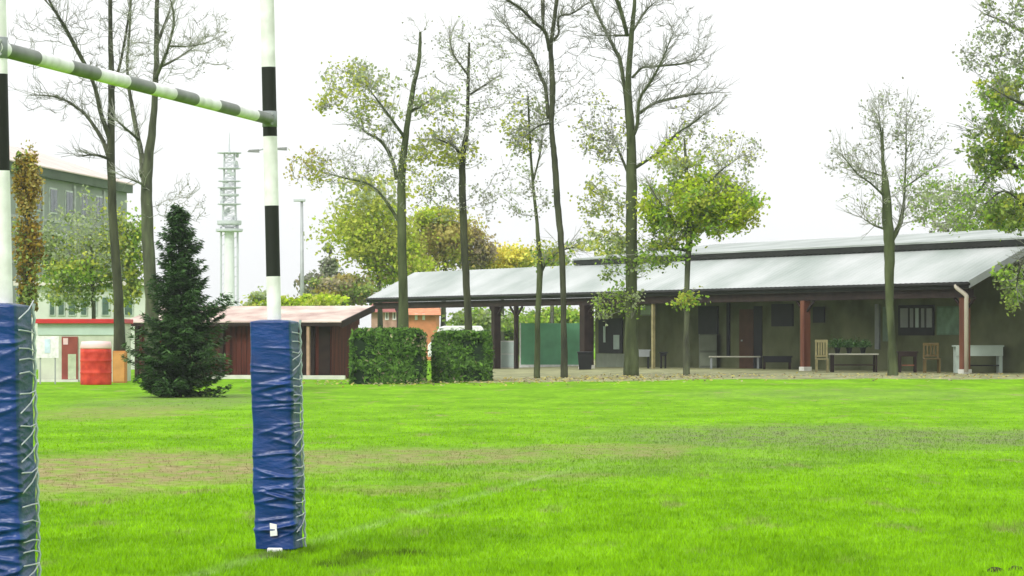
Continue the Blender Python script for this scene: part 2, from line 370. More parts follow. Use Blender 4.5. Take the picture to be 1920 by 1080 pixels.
for s0, s1 in zip(cuts[:-1], cuts[1:]):
    b.cur = 1 if any(q[0] <= s0+.001 and s1 <= q[1]+.001 for q in bands) else 0
    b.tube([A+(B-A).normalized()*s0*sc_, A+(B-A).normalized()*s1*sc_], .040, 20, cap=False)
b.build('crossbar', [M['white'], M['bardark']], goal, smooth=True)
for P, zc in ((P2,3.0),(P1,2.985)):
    b = MB(); c = Vector((P.x+LEAN*zc, P.y, zc)); b.tube([c-Vector((0,0,.055)), c+Vector((0,0,.055))], .0515, 20)
    o = b.build('bracket', M['greyp'], goal, smooth=True)
    for dz in (-.035, .035):
        b = MB(); b.tube([c+Vector((.02,-.05,dz)), c+Vector((.02,-.066,dz))], .010, 6); b.build('bolt', M['steel'], o)

build_grass()
def vinyl(name, c, spec=.5, rough=.34):
    m = mat(name, c, rough, var=.22, scale=3, spec=spec, bump=.35, bscale=9, stretch=(1.5,1.5,3.5)); return m
M['vblue'] = vinyl('blue_vinyl', (.002,.030,.15), .38); M['cord'] = mat('grey_white_cord', (.40,.43,.45), .8, var=.15); M['vteal'] = vinyl('teal_vinyl', (.006,.045,.105), .4, .45)
def pad(P, ztop, label, seed, shift=0.0):
    rg = random.Random(seed); h = .145; rc = .035; z0 = .03
    root = thing('post_pad', label, 'post pad', P, 'blue pads wrapped round the goal posts'); P = P+GP*shift
    # cross-section: rounded square aligned with the goal line; axes a = GP (across), c = GD (along the bar)
    sec = []; per = 14
    cs = [(h-rc,-h+rc,-90),(h-rc,h-rc,0),(-h+rc,h-rc,90),(-h+rc,-h+rc,180)]
    pts = []
    for i, (cx, cy, a0) in enumerate(cs):
        for k in range(5):
            a = math.radians(a0+90*k/4); pts.append((cx+rc*math.cos(a), cy+rc*math.sin(a)))
        nx, ny, na = cs[(i+1) % 4]; a = math.radians(na); q = (nx+rc*math.cos(a), ny+rc*math.sin(a)); l = pts[-1]
        for k in range(1, per): pts.append((l[0]+(q[0]-l[0])*k/per, l[1]+(q[1]-l[1])*k/per))
    n = len(pts); rows = 240; b = MB()
    creases = [(z0+(ztop-z0)*(1-rg.random()**.75)*.98, rg.uniform(-.16,.16), rg.uniform(.05,.16), rg.uniform(.006,.016), rg.choice((-1,1))*rg.uniform(.05,.75), rg.uniform(.005,.013)) for _ in range(80)]
    def disp(x, y, z):
        fall = .35+.75*(1-z/ztop); d = 0
        s = x+y                                   # runs along the faces
        for cz, cx, wx, am, sl, wz in creases:
            e = ((s-cx)/wx)**2
            if e < 5:
                q = (z-cz-sl*(s-cx)*.5)/wz
                if abs(q) < 3.5: d += am*math.exp(-e)*math.exp(-q*q)
        d += .004*math.sin(z*9+seed)+.003*math.sin(z*23+x*17)
        return d*fall*1.25
    for r in range(rows+1):
        z = z0+(ztop-z0)*r/rows; cap = min(1, (ztop-z)/.03+.55) if z > ztop-.015 else 1
        for (x, y) in pts:
            l = math.hypot(x, y); d = disp(x, y, z)-.012*abs(math.sin(math.pi*z/.40))**12*0
            k = (1+d/l)*cap
            X = P+GP*(x*k)+GD*(y*k); b.v.append((X.x+LEAN*z, X.y, z))
    for r in range(rows):
        for j in range(n):
            j2 = (j+1) % n; b.f.append((r*n+j, r*n+j2, (r+1)*n+j2, (r+1)*n+j))
            x, y = pts[j]; x2, y2 = pts[j2]
            b.mi.append(1 if (x+x2)/2 > h-.012 else 0)
    b.f.append(tuple(range(n))[::-1]); b.mi.append(0); b.f.append(tuple(rows*n+j for j in range(n))); b.mi.append(0)
    b.build('cover', [M['vblue'], M['vteal']], root, smooth=True)
    # white lacing across the teal side
    def Q(x, y, z): X = P+GP*x+GD*y; return (X.x+LEAN*z, X.y, z)
    b = MB(); z = z0+.06; k = 0
    while z < ztop-.05:
        dz = rg.uniform(.05,.11)
        if k % 3 == 0 or rg.random() < .4: b.tube([Q(h+.012,-h+.02,z), Q(h+.022,0,z+rg.uniform(-.01,.01)), Q(h+.012,h-.02,z+rg.uniform(-.02,.02))], .0038, 6)
        else: b.tube([Q(h+.012,-h+.02,z), Q(h+.024,0,z+dz*.5), Q(h+.012,h-.02,z+dz)], .0035, 6)
        z += dz; k += 1
    b.build('lacing', M['cord'], root)
    b = MB(); zz_ = [z0+.02, z0+.25, z0+.5]
    # seam edge rope, paler, down the far corner
    b.tube([Q(h-.002, h+.004, z0+(ztop-z0)*i/40+0) if i % 2 else Q(h+.006, h+.006, z0+(ztop-z0)*i/40) for i in range(41)], .009, 6)
    b.build('edge_cord', M['cloth'], root)
    b = MB(); b.add([Q(-.022,-h-.020,.12), Q(.026,-h-.021,.125), Q(.024,-h-.021,.20), Q(-.024,-h-.020,.21), Q(-.022,-h-.004,.12), Q(.026,-h-.004,.125), Q(.024,-h-.004,.20), Q(-.024,-h-.004,.21)], [(0,1,2,3),(7,6,5,4),(0,4,5,1),(1,5,6,2),(2,6,7,3),(3,7,4,0)])
    b.build('tape_patch', M['white'], root)
    b = MB(); b.box(-.05,.06,-h-.015,-h+.05,.0,.04, lambda x,y,z: Q(x,y,z)); b.build('base_strap', M['white'], root, bevel=.01)
    return root
pad(P2, 1.61, 'blue wrinkled vinyl pad on the middle goal post, whole down to the grass', 3)
pad(P1, 1.665, 'blue vinyl pad on the near goal post, cut off by the left picture edge', 8, -.035)
for P in (P1, P2):
    b = MB(); b.lathe((P.x, P.y, 0), [(.10,-.05),(.10,.012),(.06,.03),(.055,.05)], 20)
    b.build('base_socket', M['steel'], goal)

# ------------------------------------------------------------------ trees
def catm(P, n=4):
    P = [Vector(p) for p in P]; Q = [P[0]+(P[0]-P[1])]+P+[P[-1]+(P[-1]-P[-2])]; out = []
    for i in range(1, len(Q)-2):
        a, b_, c, d = Q[i-1:i+3]
        for k in range(n):
            t = k/n; out.append(.5*((2*b_)+(c-a)*t+(2*a-5*b_+4*c-d)*t*t+(3*b_-a-3*c+d)*t**3))
    return out+[P[-1]]
def lerpl(L, n):
    o = []
    for i in range(n):
        t = i/(n-1)*(len(L)-1); k = min(int(t), len(L)-2); o.append(L[k]+(L[k+1]-L[k])*(t-k))
    return o
class Tree:
    def __init__(s, name, label, cat, px, Y, bark, twig, group=None, seed=1):
        s.Y = Y; s.base = Vector((at(px, Y), Y, gz(at(px, Y), Y))); s.sc = Y/F
        s.root = thing(name, label, cat, s.base, group); s.rg = random.Random(seed)
        s.tr = MB(); s.tw = MB(); s.pts = []; s.rad = []; s.bark = bark; s.twig = twig; s.lc = []; s.lu = []; s.lw = []; s.lm = []; s.lmats = []; s.sprout = []
    def w(s, px, py, dy=0): return Vector((at(px, s.Y), s.Y+dy, zz(py, s.Y)))
    def limb(s, P, base=False):       # P: (px, py, width_px[, dy])
        P = P if base else [(P[0][0],P[0][1],P[0][2])+tuple(P[0][3:])]+list(P[1:-1])+[(P[-1][0],P[-1][1],P[-1][2]*.35)+tuple(P[-1][3:])]; pts = [s.w(p[0], p[1], p[3] if len(p) > 3 else 0) for p in P]; rs = [p[2]*s.sc/2*(.86 if base else .9) for p in P]
        if base:
            b0 = s.base-Vector((0,0,.15)); pts = [b0]+[pts[0]]+pts[1:] if (pts[0]-s.base).length > .6 else [b0]+pts[1:]
            if len(pts) > len(rs): rs = [rs[0]*1.25]+rs
            else: rs[0] *= 1.35
        Q = catm(pts, 6); R = lerpl(rs, len(Q))
        for i in range(1, len(Q)-1): Q[i] = Q[i]+Vector((s.rg.gauss(0,1), s.rg.gauss(0,1), 0))*R[i]*.05
        s.tr.tube(Q, R, 10 if max(R) > .08 else 7); 
        if not base: s.sprout += [(Q[i], (Q[min(i+1,len(Q)-1)]-Q[i-1]).normalized(), R[i]) for i in range(3, len(Q))]
        for i in range(2 if base else 0, len(Q)): s.pts.append(Q[i]); s.rad.append(R[i])
    def grow(s, cx, cy, rx, ry, n, leaves=0, ls=.1, mats=(), sub=4, r0=.018, dyf=.8, up=.35, spread=.45, hi=None):
        "twigs reach for n points spread through an ellipsoid; leaves gather round their tips"
        rg = s.rg; T = []
        c = s.w(cx, cy); a, bz = rx*s.sc, ry*s.sc
        n = int(n*1.1)
        while len(T) < n:
            q = Vector((rg.uniform(-1,1), rg.uniform(-1,1), rg.uniform(-1,1)))
            if q.length < 1: T.append(c+Vector((q.x*a, q.y*a*dyf, q.z*bz)))
        PA = np.array([tuple(p) for p in s.pts]); RA = list(s.rad)
        T.sort(key=lambda p: np.min(np.sum((PA-np.array(tuple(p)))**2, 1)))
        mi = []
        for m in mats:
            if m not in s.lmats: s.lmats.append(m)
            mi.append(s.lmats.index(m))
        per = leaves/max(1, n)
        for p in T:
            d = PA-np.array(tuple(p)); dist = np.sqrt((d**2).sum(1)); hz = np.sqrt(d[:,0]**2+d[:,1]**2)
            cost = dist+.9*np.maximum(0, d[:,2]+.35*hz)
            k = int(np.argmin(cost)); A_ = Vector(PA[k]); v = p-A_; l = v.length
            if l < .02: continue
            side = Vector((rg.gauss(0,1), rg.gauss(0,1), rg.gauss(0,.6)))*l*.09
            Q = catm([A_, A_+v*.4-Vector((0,0,l*up*.25))+side, A_+v*.75-Vector((0,0,l*up*.12))-side*.5, p], 3)
            ra = min(RA[k]*.6, r0*(.5+l*.55)); re = .0065; ra = max(ra, .010)
            R = lerpl([ra, ra*.75, re*1.2, re], len(Q)); s.tw.tube(Q, R, 4, cap=False)
            PA = np.vstack([PA, np.array([tuple(q) for q in Q[2:]])]); RA += R[2:]
            tips = []
            for j in range(sub):
                q0 = Q[rg.randrange(len(Q)//3, len(Q))]; dr = (v.normalized()+Vector((rg.gauss(0,.75), rg.gauss(0,.75), rg.gauss(.18,.5)))).normalized()
                le = rg.uniform(.35,1)*spread*min(1.6, .5+l*.6)
                q1 = q0+dr*le*.5+Vector((rg.gauss(0,.04), rg.gauss(0,.04), 0)); q2 = q0+dr*le+Vector((0,0,le*.15))
                s.tw.tube([q0, q1, q2], [re*1.1, re*.9, re*.55], 3, cap=False); tips.append((q0, q2))
                if sub >= 3 and rg.random() < .7:
                    d3 = (dr+Vector((rg.gauss(0,.8), rg.gauss(0,.8), rg.gauss(0,.5)))).normalized(); s.tw.tube([q1, q1+d3*le*.5], [re*.7, re*.4], 3, cap=False); tips.append((q1, q1+d3*le*.5))
            if leaves:
                per_ = per*(1.9 if per < 12 else 1.0); m = int(per_)+(rg.random() < per_ % 1)
                dens = rg.choice((.4,.8,1.1,1.6)); m = int(m*dens+rg.random())
                cm_ = rg.choice(mi)
                for _ in range(m):
                    q0, q2 = rg.choice(tips) if tips else (p, p); f = rg.uniform(.1, 1.1); c0 = q0.lerp(q2, f)+Vector((rg.gauss(0,1), rg.gauss(0,1), rg.gauss(0,.8)))*.13
                    s.leaf(c0, ls*rg.uniform(.55,1.25), cm_ if rg.random() < .8 else rg.choice(mi))
        s.pts = [Vector(q) for q in PA]; s.rad = RA
    def leaf(s, c, sz, m):
        rg = s.rg; u = Vector((rg.gauss(0,1), rg.gauss(0,1), rg.gauss(0,.8))).normalized(); v = u.cross(Vector((rg.gauss(0,1), rg.gauss(0,1), rg.gauss(0,1)))).normalized()
        s.lc.append(tuple(c)); s.lu.append(tuple(u*sz*.5)); s.lw.append(tuple(v*sz*.36)); s.lm.append(m)
    def cloud(s, cx, cy, rx, ry, n, ls, mats, dyf=1.0, lumps=14, shell=.5):
        "denser foliage: lumps of leaves through an ellipsoid with gaps between"
        rg = s.rg; c = s.w(cx, cy); a, bz = rx*s.sc, ry*s.sc; mi = []
        for m in mats:
            if m not in s.lmats: s.lmats.append(m)
            mi.append(s.lmats.index(m))
        lumps = int(lumps*1.6)
        for _ in range(lumps):
            while True:
                q = Vector((rg.uniform(-1,1), rg.uniform(-1,1), rg.uniform(-1,1)))
                if q.length < 1: break
            k = rg.uniform(.12,.46); lc = c+Vector((q.x*a*(1-k*.6), q.y*a*dyf*(1-k*.6), q.z*bz*(1-k*.6))); cm_ = rg.choice(mi)
            for _ in range(n//lumps):
                g = Vector((rg.gauss(0,.62), rg.gauss(0,.62), rg.gauss(0,.62)))
                s.leaf(lc+Vector((g.x*a*k*1.2, g.y*a*dyf*k*1.2, g.z*bz*k)), ls*rg.uniform(.6,1.3), cm_ if rg.random() < .75 else rg.choice(mi))
    def done(s):
        rg = s.rg
        for q, d, r in s.sprout:
            for _ in range(2):
                e = (d*.8+Vector((rg.gauss(0,.6), rg.gauss(0,.6), rg.gauss(.25,.4)))).normalized(); l = rg.uniform(.25,.95); m = q+e*l*.5+Vector((rg.gauss(0,.03), 0, rg.gauss(.02,.03))); z = q+e*l+Vector((0,0,.08*l))
                s.tw.tube([q, m, z], [min(r*.7,.012), .008, .004], 4, cap=False)
                for k in range(2):
                    g = (e+Vector((rg.gauss(0,.7), rg.gauss(0,.7), rg.gauss(.2,.5)))).normalized(); s.tw.tube([m, m+g*l*.5], [.006, .0035], 3, cap=False)
        s.tr.build('trunk', s.bark, s.root, smooth=True)
        if s.tw.f: s.tw.build('branches', s.twig, s.root)
        if s.lc: quads_obj('foliage', np.array(s.lc), np.array(s.lu), np.array(s.lw), [LF[m] for m in s.lmats], s.lm, s.root)

G_ROW = 'trees standing along the front of the clubhouse'
# two bare trees behind the crossbar
t = Tree('bare_tree', 'bare slender tree with a dark trunk just left of the spruce, crossed by the crossbar', 'tree', 225, 96, M['barkd'], M['twigd'], None, 21)
t.limb([(226,712,24),(222,560,21),(212,420,19),(208,290,18),(209,160,14),(207,60,10),(207,-60,8)], True)
t.limb([(207,300,12),(190,262,9,.3),(163,222,7,.6),(140,200,6,.8),(100,178,5,1),(45,172,4,1.2)])
t.limb([(207,262,12),(192,215,9,-.3),(178,155,8,-.5),(148,92,9,-.8),(120,40,7,-1),(92,-10,5,-1.3)])
t.limb([(148,92,6,-.8),(128,50,5,-1.2),(98,8,4,-1.6)]); t.limb([(208,180,8),(222,110,6,.6),(236,20,5,.8),(240,-40,4,1)])
t.limb([(210,300,7),(182,292,5,-.4),(150,296,4,-.7)])
t.grow(120,90,110,110,70,0,sub=4,r0=.014); t.grow(225,60,70,120,50,0,sub=4,r0=.012); t.grow(110,190,85,40,26,0,sub=3,r0=.01)
t.done()
t = Tree('bare_tree', 'bare forked tree with a thicker green-grey trunk rising behind the spruce', 'tree', 285, 94, M['bark'], M['twig'], None, 22)
t.limb([(287,714,30),(284,560,28),(276,430,27),(276,320,24),(288,220,15),(293,120,12),(294,20,10),(298,-60,8)], True)
t.limb([(268,330,15),(262,285,11,.4),(248,225,10,.6),(232,130,6,.9),(236,40,5,1),(240,-30,4,1)])
t.limb([(290,150,9),(308,118,7,-.4),(320,90,6,-.6),(332,40,5,-.9),(320,-20,4,-1)])
t.limb([(292,90,8),(306,40,6,.5),(318,0,5,.8)]); t.limb([(260,262,6),(236,240,5,-.5),(222,228,4,-.6)]); t.limb([(320,90,5,-.6),(360,92,3,-.9),(400,86,3,-1.1)])
t.limb([(282,360,7),(266,345,5,-.3),(238,334,4,-.5)]); t.limb([(293,130,6),(340,100,4,.5),(385,60,3,1)])
t.grow(310,60,90,120,80,0,sub=4,r0=.012); t.grow(395,80,60,70,36,40,.08,('grey',),sub=4,r0=.009); t.grow(255,110,40,100,30,0,sub=3,r0=.01)
t.grow(340,380,65,40,34,60,.07,('grey',),sub=3,r0=.01); t.done()
# yellow-green leaning tree right of the middle post
t = Tree('leafy_tree', 'slender tree with lime-yellow leaf tufts growing behind the left clipped hedge', 'tree', 757, 99, M['barkg'], M['twig'], G_ROW, 23)
t.limb([(757,712,24),(756,560,21),(753,400,20),(754,320,18),(763,240,13),(774,170,11),(786,110,9),(788,60,6)], True)
t.limb([(744,335,10),(735,300,8,.3),(715,265,7,.5),(684,245,5,.7),(670,232,4,.8)]); t.limb([(760,260,8),(742,235,6,-.4),(720,205,5,-.7),(690,165,4,-1)])
t.limb([(752,420,8),(700,350,5,.6),(640,330,4,1),(585,315,3,1.3)]); t.limb([(768,210,7),(800,190,5,.4),(825,178,4,.6)])
t.grow(670,170,82,56,64,1250,.13,('yg','yg','pale'),sub=5,r0=.010,spread=.6); t.grow(715,225,60,30,16,260,.12,('yg','pale'),sub=3)
t.grow(812,192,58,34,26,460,.13,('yg','pale'),sub=4); t.grow(580,318,48,30,26,380,.12,('yg','ochre'),sub=3,r0=.009); t.grow(640,310,60,45,26,70,.10,('grey','pale'),sub=4)
t.grow(785,95,30,80,26,30,.09,('grey',),sub=4,r0=.009); t.grow(690,285,70,70,34,140,.09,('pale','grey'),sub=4); t.grow(770,320,55,70,22,200,.1,('pale','yg'),sub=3)
t.done()
t = Tree('leafy_tree', 'slender dark-trunked tree with a high thin crown above the right clipped hedge', 'tree', 881, 100, M['barkd'], M['twig'], G_ROW, 24)
t.limb([(882,712,16),(876,560,16),(869,420,17),(867,300,15),(876,240,9),(878,150,7),(880,80,5)], True)
t.limb([(868,310,9),(862,290,8,-.2),(850,275,5,-.4),(820,262,4,-.6)]); t.limb([(877,180,5),(905,160,4,.4),(935,140,3,.6)]); t.limb([(877,140,5),(850,100,4,.4),(840,60,3,.5)])
t.grow(826,280,70,40,46,1150,.13,('yg','yg','pale'),sub=5,spread=.6); t.grow(880,110,80,75,70,330,.09,('pale','grey'),sub=4,r0=.009); t.grow(930,180,50,50,26,90,.09,('pale','grey'),sub=4)
t.grow(870,230,70,50,30,150,.1,('pale','grey'),sub=3); t.grow(915,350,45,70,24,120,.1,('pale','grey'),sub=3); t.grow(825,370,50,50,24,160,.1,('pale','grey'),sub=3)
t.done()
t = Tree('leafy_tree', 'thin young tree with pale leaves left of the two tallest trunks', 'tree', 1007, 98.5, M['barkg'], M['twig'], G_ROW, 25)
t.limb([(1006,704,11),(1008,600,12),(1012,510,14),(1007,420,8),(998,330,6),(992,230,5),(990,180,4)], True)
t.limb([(1012,515,8),(1026,490,6,.2),(1050,470,5,.5),(1080,462,4,.7)]); t.limb([(1000,340,4),(1012,290,4,.3),(1020,240,3,.4)])
t.grow(985,240,45,55,40,480,.12,('pale','grey','yg'),sub=4,r0=.009); t.grow(985,365,50,45,26,160,.1,('pale','grey'),sub=3); t.grow(1035,480,40,22,14,260,.12,('g','yg'),sub=3); t.grow(1010,180,40,60,20,60,.09,('grey',),sub=3)
t.done()
t = Tree('bare_tree', 'tall bare tree whose trunk leans left and forks high in the sky', 'tree', 1058, 98, M['barkd'], M['twigd'], G_ROW, 26)
t.limb([(1058,706,13),(1057,600,13),(1053,470,14),(1045,380,15),(1040,300,14),(1034,235,11),(1036,170,14),(1033,90,10),(1036,60,9),(1044,0,9),(1048,-60,7)], True)
t.limb([(1028,222,8),(1023,165,8,.2),(1013,140,8,.3),(995,95,6,.5),(970,68,5,.7),(945,40,4,.9)])
t.limb([(1030,95,8),(1022,62,8,-.3),(1002,45,7,-.5),(975,20,6,-.8),(940,0,5,-1),(915,-15,4,-1.2)]); t.limb([(1038,75,7),(1048,60,5,.3),(1048,30,5,.4),(1075,20,4,.7),(1110,-5,3,1)])
t.limb([(1018,-40,8,.4),(1018,20,9,.3),(1020,62,8,.1)]) ; t.limb([(1036,230,5),(1010,238,4,-.4),(980,262,3,-.8)])
t.grow(960,50,70,60,56,0,sub=4,r0=.011); t.grow(1075,40,60,70,44,0,sub=4,r0=.010); t.grow(1000,150,60,50,24,60,.08,('grey',),sub=3); t.grow(1080,160,50,60,26,70,.08,('grey',),sub=3); t.grow(1030,-20,70,60,30,0,sub=3)
t.done()
t = Tree('bare_tree', 'tallest straight bare tree, its thick trunk in front of the window with white posters', 'tree', 1184, 99, M['barkg'], M['twigd'], G_ROW, 27)
t.limb([(1183,705,28),(1183,600,26),(1184,480,26),(1184,350,25),(1183,250,20),(1178,160,14),(1184,70,12),(1190,0,8),(1191,-70,6)], True)
t.limb([(1177,240,8),(1172,170,8,.2),(1163,110,9,.4),(1155,92,8,.5),(1130,40,6,.8),(1112,0,5,1),(1100,-30,4,1.1)])
t.limb([(1176,66,9,.1),(1170,45,9,-.2),(1158,8,9,-.4),(1140,-15,7,-.6)]); t.limb([(1184,262,8),(1194,235,8,-.2),(1198,190,7,-.3),(1210,168,6,-.5),(1222,150,6,-.6),(1240,115,4,-.8),(1262,60,3,-1)])
t.limb([(1200,212,7),(1222,195,6,.4),(1245,186,7,.6),(1290,175,6,.9),(1310,172,4,1),(1350,168,3,1.2)]); t.limb([(1186,145,6),(1205,125,5,.4),(1225,122,5,.6),(1285,114,4,1),(1320,104,3,1.2)])
t.limb([(1190,315,8),(1215,300,6,-.3),(1240,282,6,-.5),(1265,255,4,-.8),(1300,232,4,-1),(1320,215,3,-1.1)]); t.limb([(1186,60,5),(1210,20,5,.4),(1230,0,4,.6)]); t.limb([(1182,66,5),(1160,64,4,.5),(1110,62,3,.9)])
t.limb([(1180,330,7),(1165,290,5,.5),(1150,250,4,.8)])
t.grow(1260,90,90,100,90,0,sub=5,r0=.010); t.grow(1310,190,60,50,30,40,.08,('grey',),sub=4,r0=.009); t.grow(1120,70,55,70,36,0,sub=4,r0=.010); t.grow(1130,245,52,60,44,420,.11,('pale','yg','grey'),sub=4,r0=.009)
t.grow(1135,390,55,80,40,520,.12,('pale','yg'),sub=3); t.grow(1290,250,50,40,26,120,.12,('pale','yg','grey'),sub=4); t.grow(1190,-10,60,50,24,0,sub=3); t.grow(1170,480,50,60,34,900,.12,('olive','g','pale'),sub=3); t.grow(1160,570,50,34,20,620,.12,('olive','g','pale'),sub=3)
t.done()
t = Tree('small_leafy_tree', 'small tree with a dense lime-green crown and a leaf clump low on its thin trunk', 'tree', 1287, 97.5, M['bark'], M['twig'], G_ROW, 28)
t.limb([(1287,702,12),(1287,620,12),(1288,540,12),(1290,480,13),(1293,440,16),(1292,380,10),(1286,300,7),(1283,260,4)], True)
t.limb([(1292,440,9),(1320,400,7,.4),(1350,370,5,.6),(1390,350,4,.8)]); t.limb([(1290,450,8),(1260,410,6,-.3),(1235,380,5,-.5),(1215,350,4,-.7)]); t.limb([(1290,470,6),(1250,465,5,.3),(1215,470,4,.5)])
t.limb([(1300,380,6),(1340,330,4,-.5),(1380,300,3,-.8)])
t.grow(1310,385,112,55,130,8200,.135,('bright','bright','yg','g'),sub=5,r0=.010,spread=.6); t.grow(1365,400,62,32,34,2400,.13,('bright','yg'),sub=4); t.grow(1250,440,60,36,34,1200,.13,('yg','g','olive'),sub=4); t.grow(1310,330,100,60,40,700,.12,('pale','yg'),sub=4); t.grow(1265,300,45,34,26,600,.14,('yg','pale','bright'),sub=4)
t.grow(1365,285,60,40,30,260,.11,('pale','grey','yg'),sub=4,r0=.009); t.grow(1288,562,26,18,14,420,.12,('yg','g'),sub=4,r0=.008,spread=.2); t.grow(1390,360,36,34,16,200,.12,('pale','grey'),sub=3); t.grow(1230,480,50,20,14,420,.13,('olive','g'),sub=3)
t.done()
t = Tree('pollarded_tree', 'pollarded tree with a stubby dark trunk and thin twiggy crown before the long roof', 'tree', 1675, 96, M['barkg'], M['twig'], G_ROW, 29)
t.limb([(1676,706,20),(1672,640,16),(1668,560,18),(1668,480,24),(1665,420,24),(1660,350,18),(1656,300,6),(1655,240,4)], True)
t.limb([(1672,450,12),(1686,426,10,.2),(1692,410,10,.3),(1698,375,5,.4),(1702,300,4,.5),(1704,200,3,.5)]); t.limb([(1658,360,9),(1656,330,6),(1654,260,5,.2),(1650,200,3,.4)])
t.limb([(1660,370,5),(1630,345,4,-.4),(1600,325,3,-.7),(1570,290,3,-1)]); t.limb([(1660,430,5),(1640,420,4,.5),(1620,405,3,.8)]); t.limb([(1700,350,4,.4),(1730,330,3,.8),(1760,310,3,1.1)])
t.limb([(1655,330,4),(1630,320,3,.5),(1615,315,3,.8)])
t.grow(1665,220,65,60,70,180,.09,('pale','grey'),sub=4,r0=.009); t.grow(1600,290,62,50,44,110,.1,('grey','pale'),sub=4,r0=.009); t.grow(1720,270,60,60,44,170,.1,('pale','grey'),sub=4,r0=.009); t.grow(1650,370,70,50,36,160,.1,('pale',),sub=3); t.grow(1740,370,50,50,30,300,.11,('pale','g'),sub=3)
t.done()
t = Tree('leafy_tree', 'large tree with green-yellow leaves filling the upper right picture edge', 'tree', 1985, 95, M['barkd'], M['twigd'], G_ROW, 30)
t.limb([(1985,706,34),(1985,560,30),(1990,420,28),(1985,250,22),(1990,100,16),(1985,-60,10)], True)
t.limb([(1987,350,14),(1950,318,10,.3),(1900,312,8,.5),(1868,322,8,.6),(1850,345,6,.7),(1830,372,5,.9)]); t.limb([(1987,420,10),(1930,395,6,-.3),(1880,360,5,-.5),(1840,385,4,-.7)]); t.limb([(1986,250,10),(1940,210,8,-.4),(1890,190,5,-.8),(1850,170,4,-1)])
t.limb([(1988,150,10),(1950,80,7,.4),(1900,40,5,.9),(1860,20,4,1.2)]); t.limb([(1987,480,9),(1940,470,7,-.6),(1905,500,5,-.9),(1895,540,4,-1)]); t.limb([(1987,330,8),(1930,270,6,.5),(1880,240,5,.8),(1830,240,3,1)])
t.grow(1895,195,70,70,66,1900,.15,('olive','g','yg','pale'),sub=4); t.grow(1900,300,75,45,50,2100,.15,('olive','g','yg'),sub=4); t.grow(1890,60,62,80,54,1100,.13,('pale','olive','grey'),sub=4); t.grow(1840,240,36,90,34,520,.13,('pale','olive'),sub=4)
t.grow(1905,400,60,45,36,2000,.15,('g','olive','yg'),sub=4); t.grow(1820,385,55,50,34,620,.12,('pale','g'),sub=3); t.grow(1900,530,34,45,24,900,.13,('g','olive'),sub=3); t.grow(1840,100,34,60,20,140,.11,('grey','pale'),sub=4); t.grow(1980,150,60,160,40,1500,.15,('olive','g'),sub=3)
t.done()

# ---- background trees
G_BACK = 'trees and bushes growing beyond the roofs'
def back(name, label, cat, px, Y, trunk, clouds, seed, bark='bark', grows=(), group=G_BACK):
    t = Tree(name, label, cat, px, Y, M[bark], M['twig'], group, seed); t.limb(trunk, True)
    for g in grows: t.grow(*g[0], **g[1])
    for c in clouds: t.cloud(*c[:8-1], lumps=c[7] if len(c) > 7 else 14)
    t.done()
back('background_tree', 'broad lime-green autumn tree beyond the roof, behind the lime-tufted tree', 'tree', 715, 172, [(715,672,12),(712,560,10),(708,480,8),(705,420,5)],
     [(700,440,92,62,9660,.21,('yg','bright','yg'),30),(745,495,70,40,5880,.21,('bright','yg','ochre'),18),(690,365,80,46,1100,.28,('pale','yg'),20)], 41, grows=[((700,400,80,60,30,60,.2,('pale',)),dict(sub=3,r0=.02,spread=.8))])
back('background_tree', 'ochre autumn tree beyond the roof, between the lime and the golden crowns', 'tree', 830, 176, [(830,672,12),(832,560,10),(835,480,8)],
     [(830,455,70,60,7980,.21,('ochre','ochre','yg'),24),(885,465,40,48,3150,.21,('ochre','brownish'),12),(810,410,40,26,1260,.21,('bright','yg'),8)], 42)
back('background_tree', 'golden yellow tree peeping over the white roof', 'tree', 940, 178, [(940,672,10),(942,560,8),(942,500,6)],
     [(945,487,66,34,6720,.21,('gold','gold','yg'),20),(905,500,34,24,1470,.21,('gold','ochre'),8)], 43)
back('background_bush', 'green bush between the golden tree and the clubhouse upper roof', 'bush', 1035, 165, [(1035,668,10),(1035,560,8)], [(1035,500,34,32,2310,.21,('g','olive','pale'),10)], 44)
back('background_conifer', 'small blue-green conifer beyond the pink roof, left of the lime tree', 'tree', 618, 190, [(618,668,10),(618,560,7),(618,470,4)],
     [(618,470,10,14,546,.21,('pale','grey'),4),(617,500,20,20,1260,.21,('pale','grey'),7),(618,530,34,22,2100,.21,('pale','grey'),10)], 45)
back('background_bush', 'brownish bush above the pink roof beside the lamp mast', 'bush', 640, 170, [(640,668,10),(640,560,8)], [(640,545,72,30,5460,.21,('brownish','ochre','olive'),18),(600,535,40,22,700,.28,('brownish','grey'),8)], 46)
back('background_bush', 'bright green low bush just over the pink roof ridge', 'bush', 600, 150, [(600,665,8),(600,590,6)], [(600,568,46,18,1600,.24,('bright','yg'),12),(545,568,34,14,700,.22,('bright','yg'),8)], 47)
back('background_bush', 'pale green bush between the tower foot and the middle post', 'bush', 492, 150, [(492,665,8),(492,590,5)], [(486,568,30,22,900,.24,('yg','bright','pale'),9)], 48)
back('small_leafy_tree', 'small tree with mottled olive leaves in front of the grey apartment block', 'tree', 178, 120, [(178,700,10),(176,600,9),(172,500,7),(170,440,4)],
     [(175,480,85,55,1900,.15,('yg','pale','olive','pale'),34),(150,420,60,30,260,.14,('pale',),14),(225,450,45,70,1300,.15,('pale','olive','yg'),22),(150,520,80,40,2200,.17,('olive','yg','g'),26),(235,530,34,50,1200,.17,('olive','yg'),14),(130,560,60,24,900,.15,('pale','olive','yg'),16),(255,470,30,70,1300,.16,('olive','g','yg'),16),(100,470,30,70,900,.16,('pale','olive'),14)], 49, grows=[((165,440,80,90,50,300,.14,('olive','pale')),dict(sub=4,r0=.014))])
